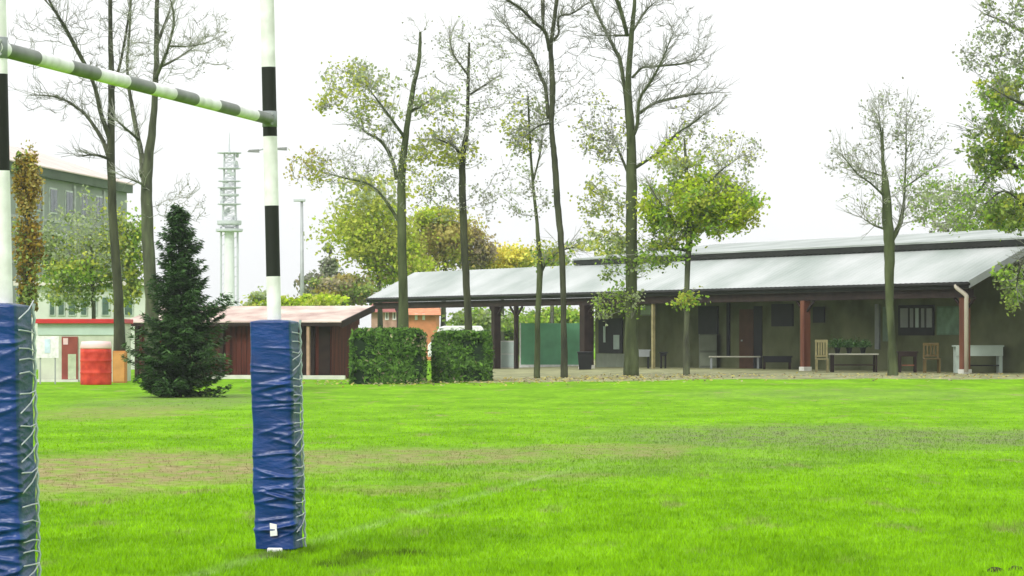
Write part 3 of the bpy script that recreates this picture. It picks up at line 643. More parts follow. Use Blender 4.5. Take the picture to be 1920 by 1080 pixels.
back('ivy_clad_tree', 'ochre ivy-clad tree beside the near goal post', 'tree', 52, 108, [(54,706,16),(52,560,15),(52,420,13),(50,330,9)],
     [(52,350,26,72,3000,.14,('ivy','ivy','ochre'),22),(54,470,26,80,3000,.14,('ivy','olive','ivy'),22),(46,300,22,26,700,.13,('ivy','olive'),8),(50,560,22,40,1000,.14,('ivy','olive'),8)], 50, 'barkd')
back('background_tree', 'pale thin-leaved tree seen above the long roof, right of the pollarded tree', 'tree', 1775, 152, [(1775,662,14),(1775,520,10),(1778,430,6)],
     [(1775,385,75,60,1100,.22,('pale','grey','g'),34),(1830,420,60,36,900,.22,('g','olive','pale'),16)], 51, grows=[((1775,390,80,60,50,0,.2,('pale',)),dict(sub=4,r0=.016,spread=.8))])
back('background_bush', 'olive bush hanging over the dark eave band at the far right', 'bush', 1900, 150, [(1900,662,12),(1900,520,9)], [(1895,400,60,44,1600,.24,('olive','g'),16)], 52)
back('background_bush', 'thin pale bush above the upper roof end, behind the tallest trunk', 'bush', 1130, 160, [(1130,662,10),(1130,560,7),(1130,480,4)], [(1135,462,70,28,900,.22,('pale','yg','olive'),20)], 53)
back('green_shrub', 'green shrub at the far side of the open shelter, left of the white cabinet', 'shrub', 880, 172, [(880,676,8),(880,640,6)], [(895,604,58,26,2600,.26,('g','olive','pale'),18)], 54)
back('green_shrub', 'shrub with yellow-green top behind the green netting', 'shrub', 1050, 172, [(1050,676,8),(1050,640,6)], [(1040,600,60,26,1800,.26,('olive','yg','g'),14)], 55)

# ---- spruce
def spruce():
    Y = 76; base = Vector((at(335, Y), Y, gz(at(335, Y), Y))); root = thing('spruce_tree', 'dark green spruce standing on the grass in front of the red-brown shed', 'tree', base)
    rg = random.Random(5); k = Y/F; top = base.z+4.62
    b = MB(); b.tube([base-Vector((0,0,.1)), base+Vector((0,0,1.5)), Vector((at(336,Y), Y, top))], [.085,.06,.008], 9); b.build('trunk', M['barkd'], root, smooth=True)
    tw = MB(); C = []; U = []; W = []
    h = base.z+.16
    while h < top-.03:
        f = (h-base.z)/4.62; R = (1.30*(1-f)**.58+.05)*(.9 if f > .12 else .72+f*1.5); nb = 13 if f < .7 else 8
        for j in range(nb):
            a = rg.uniform(0, 6.283); r = R*rg.uniform(.5,1.15)
            if math.cos(a) > .3 and .25 < f < .5: r *= 1.12
            if math.cos(a) < -.3 and .45 < f < .75: r *= .82
            r *= 1+.16*math.sin(a*3+h*4)+.12*math.sin(h*9+a)+(.22 if rg.random() < .12 else 0); d = Vector((math.cos(a), math.sin(a), 0)); z = h+rg.uniform(-.08,.08)
            P = [Vector((base.x, base.y, z))+d*r*t_+Vector((0,0,-.18*r*math.sin(t_*2.2)+.20*r*t_*t_*(1+f))) for t_ in (0,.35,.7,1)]
            tw.tube(P, [.012,.009,.006,.003], 3, cap=False)
            Q = catm(P, 5); m = int(64*r+14)
            sd_ = d.cross(Vector((0,0,1)))
            for _ in range(m):
                t_ = rg.random()**.7; q = Q[min(len(Q)-1, int(t_*(len(Q)-1)))]; s = rg.choice((-1,1)); spread = (1-t_*.75)*.32*r+.03
                c = q+sd_*s*rg.random()*spread+Vector((0,0,rg.gauss(-.03,.03))); u = (d*.8+sd_*s*.7+Vector((0,0,rg.gauss(-.15,.3)))).normalized(); v = u.cross(Vector((rg.gauss(0,.5), rg.gauss(0,.5), 1))).normalized()
                l = rg.uniform(.05,.11); C.append(tuple(c)); U.append(tuple(u*l)); W.append(tuple(v*l*.26))
        h += .085 if f < .8 else .07
    tw.build('branches', M['barkd'], root); quads_obj('foliage', np.array(C), np.array(U), np.array(W), [LF['spruce']], [0]*len(C), root)
spruce()

# ---- clipped hedges
def hedge(x0, x1, y0, Y, D, label, seed):
    rg = random.Random(seed); X0, X1 = at(x0, Y), at(x1, Y); gx = (X0+X1)/2; g = gz(gx, Y); T = zz(y0, Y)
    root = thing('clipped_hedge', label, 'hedge', (gx, Y+D/2, g), 'clipped laurel hedges')
    b = MB(); b.box(X0+.10, X1-.10, Y+.10, Y+D-.10, g-.05, T-.12); b.build('core', M['dgreen'], root)
    C = []; U = []; W = []
    def bul(p, q): return .10*math.sin(p*1.7+seed)+.06*math.sin(q*3.1+p)+.035*math.sin(p*7.1)+.03*math.sin(q*6.3)
    n = 12500
    for _ in range(n):
        f = rg.random(); u = rg.random(); v = rg.random(); dp = abs(rg.gauss(0,.07))
        if f < .50: p = Vector((X0+(X1-X0)*u, Y+dp, g+(T-g)*v)); nn = Vector((0,-1,.1)); p.y -= bul(p.x*2, p.z*2)
        elif f < .72: p = Vector((X0+(X1-X0)*u, Y+D*v, T-dp)); nn = Vector((0,0,1)); p.z += bul(p.x*2, p.y*2)
        elif f < .86: p = Vector((X1-dp, Y+D*u, g+(T-g)*v)); nn = Vector((1,0,.1)); p.x += bul(p.y*2, p.z*2)
        else: p = Vector((X0+dp, Y+D*u, g+(T-g)*v)); nn = Vector((-1,0,.1)); p.x += bul(p.y*2, p.z*2)
        # round the upper corners
        ex = max(0, abs(p.x-gx)-((X1-X0)/2-.34))/.34; ez = max(0, p.z-(T-.34))/.34
        if ex*ex+ez*ez > 1.15: continue
        nn = (nn+Vector((rg.gauss(0,.5), rg.gauss(0,.5), rg.gauss(.1,.5)))).normalized(); a = nn.cross(Vector((rg.gauss(0,1), rg.gauss(0,1), rg.gauss(0,1)))).normalized(); l = rg.uniform(.045,.10); st_ = rg.random(); p += nn*(.10 if st_ > .965 else 0)
        C.append(tuple(p)); U.append(tuple(a*l)); W.append(tuple(nn.cross(a)*l*.45))
    quads_obj('foliage', np.array(C), np.array(U), np.array(W), [LF['hedge'], LF['brownish']], [1 if (rg.random() < .02 or (math.sin(p_[0]*2.1+seed)+math.sin(p_[2]*5+seed) > 1.6 and rg.random() < .25)) else 0 for p_ in C], root)
hedge(657, 796, 617, 93.0, 1.5, 'wider clipped green hedge block beside the red-brown shed', 1)
hedge(811, 921, 622, 94.2, 1.4, 'narrower clipped green hedge block next to the gravel', 2)

# ------------------------------------------------------------------ clubhouse (own frame: t along the eave away from the camera, d inward)
V_ = Vector((.894,.447)); FL = .30
def Bf(t, d, z): return (14.36-.5*t+V_.x*d, 100+t+V_.y*d, z)
def tp(px, d): k = (px-960)/F; return (14.36+V_.x*d-k*(100+V_.y*d))/(.5+k)
def fz(t, d): p = Bf(t, d, 0); return gz(p[0], p[1])+.022
ch = thing('clubhouse', 'long low clubhouse with a pale sheet roof over an open veranda on posts', 'clubhouse', Bf(12, 3, fz(12,3)))
EZ, TZ, RD = 3.27, 4.42, 2.3
def slope_z(d): return EZ+(TZ-EZ)*(d/RD)
def roof_part(name, t0, t1, d0, d1, zf0, zf1, th, m, step=None):
    b = MB(); 
    b.hexa([Bf(t0,d0,zf0-th),Bf(t0,d1,zf1-th),Bf(t1,d1,zf1-th),Bf(t1,d0,zf0-th),Bf(t0,d0,zf0),Bf(t0,d1,zf1),Bf(t1,d1,zf1),Bf(t1,d0,zf0)])
    return b.build(name, m, ch)
T0, T1 = -.35, 41.7
# corrugated lower roof: sheet with ribs running up the slope
b = MB(); n = 300
prev = None
for i in range(n+1):
    t = T0+(T1-T0)*i/n; lift = .012 if i % 2 else 0
    for (d, zt) in ((-.06, EZ-.03), (RD, TZ)):
        p = Bf(t, d, zt+lift); b.v.append(p)
for i in range(n): b.f.append((2*i, 2*i+1, 2*i+3, 2*i+2)); b.mi.append(0)
b.build('roof', M['roof'], ch)
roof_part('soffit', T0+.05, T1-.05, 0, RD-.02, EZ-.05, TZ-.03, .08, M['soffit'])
b = MB(); b.box(T0, T1, -.04, 0, EZ-.24, EZ-.045, Bf); b.build('eave_board', M['fascia'], ch)
b = MB(); gp = [Bf(T0-.05, -.10, EZ-.10), Bf(T1, -.10, EZ-.10)]; b.tube(gp, .05, 8); b.build('gutter', M['fascia'], ch, smooth=True)
b = MB(); b.box(T0+.3, T1-.3, .12, .34, EZ-.52, EZ-.245, Bf); b.build('eave_beam', M['darkwood'], ch)
b = MB(); b.hexa([Bf(T0-.05,-.08,EZ-.22),Bf(T0-.05,RD,TZ-.2),Bf(T0,RD,TZ-.2),Bf(T0,-.08,EZ-.22),Bf(T0-.05,-.08,EZ+.03),Bf(T0-.05,RD,TZ+.05),Bf(T0,RD,TZ+.05),Bf(T0,-.08,EZ+.03)]); b.build('verge_board', M['steel'], ch)
b = MB()
for i in range(22):
    t = T0+.6+i*1.9; b.hexa([Bf(t,.02,EZ-.22),Bf(t,RD-.05,TZ-.30),Bf(t+.07,RD-.05,TZ-.30),Bf(t+.07,.02,EZ-.22),Bf(t,.02,EZ-.135),Bf(t,RD-.05,TZ-.125),Bf(t+.07,RD-.05,TZ-.125),Bf(t+.07,.02,EZ-.135)])
b.build('rafters', M['darkwood'], ch)
# posts
def vpost(t, w, m, d=.22, br=True, foot=True):
    z0 = fz(t, d)-.1; b = MB(); hw = w/2; ht = hw/1.118
    b.box(t-ht, t+ht, d-hw, d+hw, z0, EZ-.522, Bf); o = b.build('veranda_post', m, ch, bevel=.012)
    if br:
        b = MB(); 
        for s in (-1, 1): b.bar(Bf(t+s*.03, d, EZ-.95), Bf(t+s*.5, d, EZ-.53), .07)
        b.build('brace', M['darkwood'], o)
    if foot:
        b = MB(); b.box(t-ht-.03, t+ht+.03, d-hw-.03, d+hw+.03, z0, fz(t,d)+.14, Bf); b.build('foot', M['kerb'], o, bevel=.01)
    return o
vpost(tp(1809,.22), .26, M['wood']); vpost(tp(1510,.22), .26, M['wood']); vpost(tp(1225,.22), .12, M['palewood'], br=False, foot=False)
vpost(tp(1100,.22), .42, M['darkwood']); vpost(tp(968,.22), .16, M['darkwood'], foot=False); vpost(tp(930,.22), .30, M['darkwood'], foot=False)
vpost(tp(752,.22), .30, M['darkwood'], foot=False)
def bp(*a): return Vector(Bf(*a))
tt = tp(1806,-.1); b = MB(); b.tube(catm([bp(tt+.35,-.10,EZ-.12), bp(tt+.3,-.10,EZ-.22), bp(tt+.02,.02,EZ-.45), bp(tt,.02,EZ-.6)],4)+[bp(tt,.02,fz(tt,0)+.05)], .07, 12); b.build('downpipe', mat('pale_downpipe',(.56,.50,.42),.5,var=.06), ch, smooth=True)
# main walls
WD = 3.0; W0, W1 = -7, tp(1116, WD)
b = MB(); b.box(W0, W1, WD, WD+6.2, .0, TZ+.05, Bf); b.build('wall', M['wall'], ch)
b = MB(); b.box(W0, W1-.1, RD+.02, RD+.08, TZ-.35, TZ+.02, Bf); b.build('upstand', M['fascia'], ch)
b = MB(); U0, U1 = -8, tp(1078, RD); z1, z2 = TZ+.27, 5.38
b.hexa([Bf(U0,RD-.12,z1-.06),Bf(U0,9.0,z2-.06),Bf(U1,9.0,z2-.06),Bf(U1,RD-.12,z1-.06),Bf(U0,RD-.12,z1),Bf(U0,9.0,z2),Bf(U1,9.0,z2),Bf(U1,RD-.12,z1)]); b.build('upper_roof', M['roofup'], ch)
b = MB(); b.box(U0, U1-.05, RD-.10, RD-.05, TZ+.015, z1-.062, Bf); b.build('fascia_board', M['fascia'], ch)
b = MB(); b.hexa([Bf(U0,RD,TZ+.02),Bf(U0,8.9,TZ+.02),Bf(U1-.1,8.9,TZ+.02),Bf(U1-.1,RD,TZ+.02),Bf(U0,RD,z1-.10),Bf(U0,8.9,z2-.10),Bf(U1-.1,8.9,z2-.10),Bf(U1-.1,RD,z1-.10)]); b.build('gable_wall', M['wallp'], ch)
# things set in the wall
def onwall(px0, px1, py0, py1, d=WD, th=.04):
    ta, tb = tp(px1, d-th), tp(px0, d-th); Ym = 100+(ta+tb)/2+V_.y*d
    return ta, tb, zz(py1, Ym), zz(py0, Ym)
def panel(name, px0, px1, py0, py1, m, th=.04, parent=ch, d=WD):
    ta, tb, za, zb = onwall(px0, px1, py0, py1, d, th); b = MB(); b.box(ta, tb, d-th, d+.03, za, zb, Bf); return b.build(name, m, parent)
o = panel('window', 1122, 1166, 597, 662, M['board'], .05); panel('pane', 1150, 1161, 628, 655, M['cloth'], .065, o); panel('pane', 1131, 1135, 612, 642, M['cloth'], .065, o)
panel('plinth_panel', 1118, 1176, 663, 694, M['wallp'], .045)
o = panel('door', 1386, 1412, 580, 691, mat('brown_door', (.075,.035,.015), .7, var=.2), .04); panel('handle', 1389, 1391, 637, 640, M['steel'], .07, o)
panel('doorway', 1413, 1428, 574, 691, M['board'], .035)
o = panel('window', 1684, 1750, 572, 629, M['fascia'], .05)
for a in ((1688,1702),(1706,1712),(1716,1722),(1727,1733),(1737,1747)): panel('pane', a[0], a[1], 578, 614, M['greyp'] if a[0] != 1716 else M['cloth'], .06, o)
panel('window', 1446, 1486, 570, 612, M['board'], .05); panel('window', 1524, 1545, 575, 605, M['board'], .05)
panel('pilaster', 1655, 1668, 575, 640, mat('pale_green_strip', (.13,.19,.13), .8), .06); panel('pilaster', 1640, 1648, 570, 655, M['greyp'], .06); panel('pilaster', 1362, 1367, 568, 668, M['board'], .06)
def small(name, label, cat, fn, px, d, group=None):
    t = tp(px, d); r = thing(name, label, cat, Bf(t, d, fz(t, d)), group); fn(r, t, d); return r
def flat_thing(name, label, cat, px0, px1, py0, py1, m, m2=None, th=.06):
    ta, tb, za, zb = onwall(px0, px1, py0, py1, WD, th); c = Bf((ta+tb)/2, WD-th/2, (za+zb)/2)
    r = thing(name, label, cat, c); b = MB(); b.box(ta, tb, WD-th, WD-.003, za, zb, Bf); b.build('frame', m, r)
    b = MB(); b.box(ta+.07, tb-.07, WD-th-.008, WD-th-.002, za+.05, zb-.05, Bf); b.build('face', m2 or m, r); return r
flat_thing('notice_board', 'black notice board hung high on the wall above the pale cabinet', 'notice board', 1309, 1345, 574, 627, M['black'], M['board'])
flat_thing('wall_poster', 'pale blue-green panel hung beside the large window near the end post', 'poster', 1756, 1806, 574, 628, mat('pale_green_board', (.12,.20,.13), .8), mat('pale_green_face', (.15,.25,.17), .8))
flat_thing('wall_box', 'small pale grey box fixed under the eave beside the yellowish post', 'wall box', 1200, 1222, 572, 592, M['greyp'], M['cloth'], .18)

# ---- furniture on the veranda; local axes: x = screen right, y = away
def furn(px, Y, z=None):
    X = at(px, Y); return X, Y, (gz(X, Y)+.022 if z is None else z)
def table(name, label, cat, px0, px1, Y, h, D, mtop, mleg, apron=None, group=None, legw=.06, th=.05, lower=None):
    X0, X1 = at(px0, Y), at(px1, Y); g = gz((X0+X1)/2, Y)+.022; r = thing(name, label, cat, ((X0+X1)/2, Y+D/2, g), group)
    b = MB(); b.box(X0, X1, Y, Y+D, g+h-th, g+h); b.build('top', mtop, r, bevel=.008)
    for x in (X0+.05, X1-.05-legw):
        for y in (Y+.04, Y+D-.04-legw): b = MB(); b.box(x, x+legw, y, y+legw, g, g+h-th); b.build('leg', mleg, r)
    if apron:
        b = MB(); b.box(X0+.04, X1-.04, Y-.004, Y+.03, g+h-th-apron, g+h-th); b.build('apron', mtop, r)
    if lower:
        b = MB(); b.box(X0+.13, X1-.13, Y+.05, Y+D-.05, g+.22, g+.26); b.build('shelf', lower, r)
    return r
def chair(label, px, Y, w, hs_, hb, m, rot=1):
    X = at(px, Y); g = gz(X, Y)+.022; r = thing('wooden_chair', label, 'chair', (X, Y, g), 'wooden chairs on the veranda'); h = w/2; D = w*.95
    b = MB(); b.box(X-h, X+h, Y-D/2, Y+D/2, g+hs_-.04, g+hs_); b.build('seat', m, r, bevel=.006)
    b = MB(); yb = Y+D/2*rot
    for i in range(5): x = X-h+.02+i*(w-.09)/4; b.box(x, x+.05, yb-.02, yb+.015, g+hs_+.08, g+hb-.05)
    b.box(X-h, X+h, yb-.025, yb+.02, g+hb-.09, g+hb); b.box(X-h, X+h, yb-.025, yb+.02, g+hs_+.05, g+hs_+.11); b.build('backrest', m, r)
    for sx in (-1, 1):
        for sy in (-1, 1): b = MB(); b.box(X+sx*(h-.03)-.025, X+sx*(h-.03)+.025, Y+sy*(D/2-.03)-.025, Y+sy*(D/2-.03)+.025, g, g+(hs_-.04 if sy != rot else hb-.09)); b.build('leg', m, r)
    return r
mt = mat('weathered_pale_top', (.34,.34,.27), .7, var=.12); mw = mat('white_table_paint', (.42,.50,.44), .6, var=.06)
table('long_bench', 'long low bench with a pale narrow top left of the red-brown post', 'bench', 1330, 1426, 115.5, .47, .4, mt, M['greyp'])
table('dark_bench', 'dark low bench between the pale long bench and the red-brown post', 'bench', 1430, 1486, 114, .48, .5, M['board'], M['darkwood'], .18)
table('picnic_table', 'wooden table with dark pots on it, left of the pollarded tree', 'table', 1558, 1648, 104.5, .62, .8, mt, M['darkwood'], None, lower=M['darkwood'])
table('white_table', 'white table with a deep apron standing by the end post', 'table', 1790, 1883, 102.6, .90, .7, mw, mw, .30, legw=.11, lower=M['board'])
table('dark_table', 'small dark table with a pale edge beside the yellowish post', 'table', 1192, 1220, 119, .72, .6, M['greyp'], M['black'], .22)
table('low_dark_stool', 'small black stool right of the yellowish post', 'stool', 1236, 1252, 119, .62, .35, M['black'], M['black'], .1)
table('wooden_trestle', 'brown wooden trestle bench right behind the pollarded tree', 'bench', 1684, 1722, 103.5, .70, .5, M['darkwood'], M['darkwood'], .12, lower=M['wood'])
chair('pale wooden slatted chair right of the red-brown post', 1541, 104, .42, .46, 1.08, M['palewood'])
chair('brown wooden chair between the trestle bench and the white table', 1747, 102.5, .52, .48, .98, mat('ochre_wood', (.11,.08,.025), .75))
def pot_plant(px, Y, z, label, seed):
    X = at(px, Y); r = thing('potted_plant', label, 'plant', (X, Y, z), 'potted plants on the wooden table'); rg = random.Random(seed)
    b = MB(); b.lathe((X, Y, z), [(.07,0),(.10,.16),(.11,.17),(.11,.20),(.09,.20)], 14); b.build('pot', M['black'], r)
    n = 500; C = np.empty((n,3)); 
    for i in range(n): C[i] = (X+rg.gauss(0,.13), Y+rg.gauss(0,.1), z+.22+abs(rg.gauss(0,.11)))
    U = RG.randn(n,3)*.03; W = RG.randn(n,3)*.015; quads_obj('leaves', C, U, W, [LF['spruce']], [0]*n, r)
tz = gz(at(1600,104.9),104.9)+.022+.62
for i, (p, lb) in enumerate(((1570,'leftmost dark potted plant on the wooden table'),(1592,'middle dark potted plant on the wooden table'),(1618,'rightmost dark potted plant on the wooden table'))): pot_plant(p, 104.9, tz, lb, i)
# black bin by the thick brown post, white cabinet, pale cupboard
X, Y, g = furn(1097, 119.8); r = thing('litter_bin', 'black square bin at the foot of the thick brown post', 'bin', (X, Y, g))
b = MB(); b.hexa([(X-.23,Y-.2,g),(X+.23,Y-.2,g),(X+.23,Y+.2,g),(X-.23,Y+.2,g),(X-.28,Y-.25,g+.62),(X+.28,Y-.25,g+.62),(X+.28,Y+.25,g+.62),(X-.28,Y+.25,g+.62)]); b.build('body', M['black'], r, bevel=.01)
b = MB(); b.box(X-.3, X+.3, Y-.27, Y+.27, g+.622, g+.69); b.build('lid', M['board'], r, bevel=.02)
X, Y, g = furn(952, 131); r = thing('white_cabinet', 'white appliance standing between the two thin dark posts', 'cabinet', (X, Y, g))
b = MB(); b.box(X-.30, X+.30, Y, Y+.6, g, g+1.15); b.build('body', mat('appliance_white', (.55,.55,.53), .4, var=.05), r, bevel=.02)
b = MB(); b.box(X-.27, X+.27, Y-.02, Y-.003, g+.62, g+1.10); b.box(X-.27, X+.27, Y-.02, Y-.003, g+.06, g+.58); b.build('door', M['cloth'], r, bevel=.006)
t_ = tp(1328, 2.5); X, Y, g = Bf(t_, 2.5, fz(t_, 2.5)); r = thing('pale_cupboard', 'pale low cupboard under the black notice board', 'cupboard', (X, Y, g))
b = MB(); b.box(X-.33, X+.33, Y, Y+.4, g, g+1.28); b.build('carcass', mat('cupboard_grey', (.14,.16,.12), .7, var=.1), r, bevel=.01)
b = MB(); b.box(X-.31, X+.31, Y-.02, Y-.003, g+.66, g+1.24); b.box(X-.31, X+.31, Y-.02, Y-.003, g+.08, g+.58); b.build('door', mat('cupboard_door', (.20,.23,.17), .7, var=.1), r)

# ---- green windbreak with white frame, seen through the open shelter
back('green_hedge_row', 'long dark green hedge seen through the open shelter behind the netting', 'hedge', 985, 182, [(985,676,8),(985,630,6)], [(905,625,60,44,8820,.21,('g','olive','olive'),30),(985,622,90,42,8820,.21,('olive','g','g'),30),(1085,622,60,40,5460,.21,('olive','g'),20)], 60)
def netting():
    Y = 134; X0, X1 = at(974, Y), at(1092, Y); g = gz(X0, Y)+.022; r = thing('green_windbreak', 'green netting stretched in a white frame under the open end of the veranda roof', 'windbreak', ((X0+X1)/2, Y, g))
    top = zz(606, Y); b = MB(); b.box(X0+.06, X1, Y-.01, Y+.01, g+.12, top); b.build('netting', M['net'], r)
    b = MB(); b.box(X0, X0+.06, Y-.03, Y+.03, g, top+.02); b.box(X0+.06, X1, Y-.03, Y+.03, g, g+.12); b.build('frame', M['white'], r)
    b = MB()
    for p in (1005, 1034): x = at(p, Y); b.box(x, x+.05, Y+.012, Y+.05, g+.12, zz(585, Y))
    b.build('support', M['steel'], r)
netting()

# ------------------------------------------------------------------ red-brown shed with pink roof
SR = Vector((.917,-.30)).normalized(); SV = Vector((-SR.y, SR.x))      # along the front (to the right, nearer) and inward
YC = 103.5; C0 = Vector((at(640, YC), YC)); SL = 7.6
def Sf(a, d, z): p = C0-SR*(SL-a)+SV*d; return (p.x, p.y, z)
def shed():
    c = Sf(SL/2, 1.5, 0); g = gz(c[0], c[1]); r = thing('low_shed', 'low red-brown wooden shed with a faded pink roof behind the spruce', 'shed', (c[0], c[1], g))
    ez = zz(603, YC+.6)
    D = 3.0; rise = .55
    b = MB(); b.box(-.1, SL-.55, .55, D, g-.1, ez-.10, Sf); b.build('wall', M['shedwood'], r)
    b = MB()
    for i in range(38): a = i*.19; b.box(a, a+.012, .535, .548, g+.02, ez-.12, Sf)
    b.build('plank_battens', M['darkwood'], r)
    b = MB(); b.hexa([Sf(-.3,-.0,ez-.03),Sf(SL,-.0,ez-.03),Sf(SL,D+.1,ez+rise-.03),Sf(-.3,D+.1,ez+rise-.03),Sf(-.3,0,ez),Sf(SL,0,ez),Sf(SL,D+.1,ez+rise),Sf(-.3,D+.1,ez+rise)]); b.build('roof', M['pinkroof'], r)
    b = MB(); b.box(-.28, SL-.02, .0, .05, ez-.15, ez-.032, Sf); b.build('eave_board', M['darkwood'], r)
    b = MB(); b.hexa([Sf(SL-.03,.02,ez-.20),Sf(SL+.02,.02,ez-.20),Sf(SL+.02,D+.1,ez+rise-.2),Sf(SL-.03,D+.1,ez+rise-.2),Sf(SL-.03,.02,ez+.01),Sf(SL+.02,.02,ez+.01),Sf(SL+.02,D+.1,ez+rise+.015),Sf(SL-.03,D+.1,ez+rise+.015)]); b.build('verge_board', M['darkwood'], r)
    # side gable infill
    b = MB(); b.hexa([Sf(SL-.55,.56,ez-.1),Sf(SL-.50,.56,ez-.1),Sf(SL-.50,D,ez-.1),Sf(SL-.55,D,ez-.1),Sf(SL-.55,.56,ez+.04),Sf(SL-.50,.56,ez+.04),Sf(SL-.50,D,ez+rise-.05),Sf(SL-.55,D,ez+rise-.05)]); b.build('gable', M['shedwood'], r)
    # dark sliding doors and openings
    for a0, a1 in ((5.9,6.45),(6.6,7.0),(3.15,3.2)):
        b = MB(); b.box(a0, a1, .50, .534, g+.05, ez-.16, Sf); b.build('door', M['darkwood'], r)
    for p in (575,):
        a = (at(p,YC)-C0.x)/SR.x+SL; b = MB(); b.box(a-.05, a+.05, .04, .14, g, ez-.15, Sf); b.build('roof_post', mat('pale_pink_post',(.42,.27,.19),.7), r)
    for a in (.2, 3.3): b = MB(); b.box(a-.05, a+.05, .06, .16, g, ez-.15, Sf); b.build('roof_post', M['darkwood'], r)
    k = thing('white_kerb_board', 'long white board lying along the foot of the red-brown shed', 'board', Sf(5, -.2, g))
    b = MB(); a0 = (at(360,YC)-C0.x)/SR.x+SL; b.box(a0, SL+.2, -.22, -.14, g-.02, g+.13, Sf); b.build('board', M['kerb'], k)
    b = MB(); b.box(a0+.1, SL, -.14, .5, g-.02, g+.06, Sf); b.build('base_slab', M['gravel'], k)
shed()

# ------------------------------------------------------------------ kiosk, sign, drum, cabinet at the left
def kiosk():
    Y = 98; X0, X1 = at(72, Y), at(233, Y); g = gz(X0, Y); T = zz(598, Y); r = thing('kiosk', 'white and pale green kiosk with a red roof edge, left of the shed', 'kiosk', ((X0+X1)/2, Y+1, g))
    b = MB(); b.box(X0, X1-.06, Y, Y+2.2, g-.05, T-.1); b.build('wall', mat('kiosk_cream', (.50,.53,.42), .7, var=.1), r)
    b = MB(); b.box(X0-.12, X1, Y-.18, Y+2.35, T-.14, T); b.build('roof', M['red'], r, bevel=.01)
    b = MB(); b.box(X0-.02, X1-.03, Y-.03, Y-.003, zz(628, Y), T-.142); b.build('sign_band', M['kiosk'], r)
    o = MB(); o.box(at(116,Y), at(146,Y), Y-.05, Y-.003, g, zz(630, Y)-.02); o = o.build('door', M['reddk'], r)
    b = MB(); b.box(at(128,Y), at(143,Y), Y-.065, Y-.052, g+.08, zz(664,Y)); b.build('panel', mat('pale_green_door', (.44,.50,.34), .7), o)
    b = MB(); b.box(at(119,Y), at(128,Y), Y-.065, Y-.052, zz(646,Y), zz(634,Y)); b.build('pane', M['lid'], o)
    b = MB(); b.box(at(214,Y), at(224,Y), Y-.03, Y-.003, zz(652,Y), zz(634,Y)); b.build('lamp_panel', mat('cream_panel', (.75,.70,.50), .6), r)
    b = MB(); b.box(X0-.05, at(150,Y), Y-.5, Y-.07, g-.02, g+.07); b.build('step', M['kerb'], r)
kiosk()
Y = 93.5; X = at(89, Y); g = gz(X, Y); r = thing('white_sign_board', 'blank white board on legs standing beside the near goal post', 'sign', (X, Y, g))
b = MB(); b.box(at(68,Y), at(110,Y), Y, Y+.04, zz(671,Y), zz(630,Y)); b.build('board', M['white'], r)
b = MB(); b.box(at(84,Y), at(94,Y), Y-.012, Y-.002, zz(662,Y), zz(636,Y)); b.build('marking', mat('pale_blue_mark', (.50,.62,.70), .6), r)
for p in (75, 103): b = MB(); b.box(at(p,Y)-.02, at(p,Y)+.02, Y+.042, Y+.08, g-.05, zz(640,Y)); b.build('leg', M['steel'], r)
Y = 92.4; X = at(180, Y); g = gz(X, Y); R = .47; r = thing('red_drum', 'big red ribbed drum with a pinkish white lid in front of the kiosk', 'drum', (X, Y, g)); H = zz(654,Y)-g
b = MB(); prof = [(R*.93,-.02),(R*.97,.03)]
for i in range(1, 9):
    z = H*i/9; prof += [(R*.975,z-.03),(R*.99,z-.015),(R*.99,z+.015),(R*.975,z+.03)] if i % 3 == 0 else [(R*.975,z)]
prof += [(R*.97,H)]; b.lathe((X,Y,g), prof, 32); b.build('body', M['tank'], r, smooth=True)
b = MB(); b.lathe((X,Y,g+H+.001), [(R*.96,0),(R*1.0,.03),(R*.95,.14),(R*.90,.21),(R*.2,.23)], 32); b.build('lid', M['lid'], r, smooth=True)
Y = 95.5; X = at(222, Y); g = gz(X, Y); r = thing('plywood_cabinet', 'orange plywood cabinet between the red drum and the shed', 'cabinet', (X, Y, g))
b = MB(); b.box(at(211,Y), at(235,Y), Y, Y+.5, g, zz(658,Y)); b.build('carcass', M['orangewood'], r, bevel=.008)
b = MB(); b.box(at(213,Y), at(233,Y), Y-.02, Y-.002, g+.04, zz(661,Y)); b.build('door', mat('orange_door', (.56,.27,.08), .6, var=.15), r)

# ------------------------------------------------------------------ low annex, apartment block
Y = 135; X0, X1 = at(40, Y), at(275, Y); g = gz(X0, Y); T = zz(527, Y); r = thing('low_annex', 'low white building with dark windows behind the kiosk', 'building', ((X0+X1)/2, Y+2, g))
b = MB(); b.box(X0, X1, Y, Y+5, g-.1, T-.2); b.build('wall', mat('annex_white', (.52,.55,.48), .8, var=.12, scale=.8), r)
b = MB(); b.box(X0-.3, X1+.3, Y-.3, Y+5.3, T-.2, T); b.build('roof', mat('annex_roof', (.6,.56,.5), .8, var=.1), r)
for i, (p, q) in enumerate(((92,104),(108,122),(127,143),(150,164),(172,182),(190,206),(232,250))):
    b = MB(); b.box(at(p,Y), at(q,Y), Y-.05, Y-.003, zz(592,Y), zz(556,Y)); o = b.build('window', mat('window_frame_%d' % i, (.40,.46,.40), .7) if i == 0 else bpy.data.materials['window_frame_0'], r)
    b = MB(); b.box(at(p,Y)+.05, at(q,Y)-.05, Y-.062, Y-.052, zz(590,Y), zz(558,Y)); b.build('pane', mat('annex_glass', (.07,.12,.09), .25) if i == 0 else bpy.data.materials['annex_glass'], o)
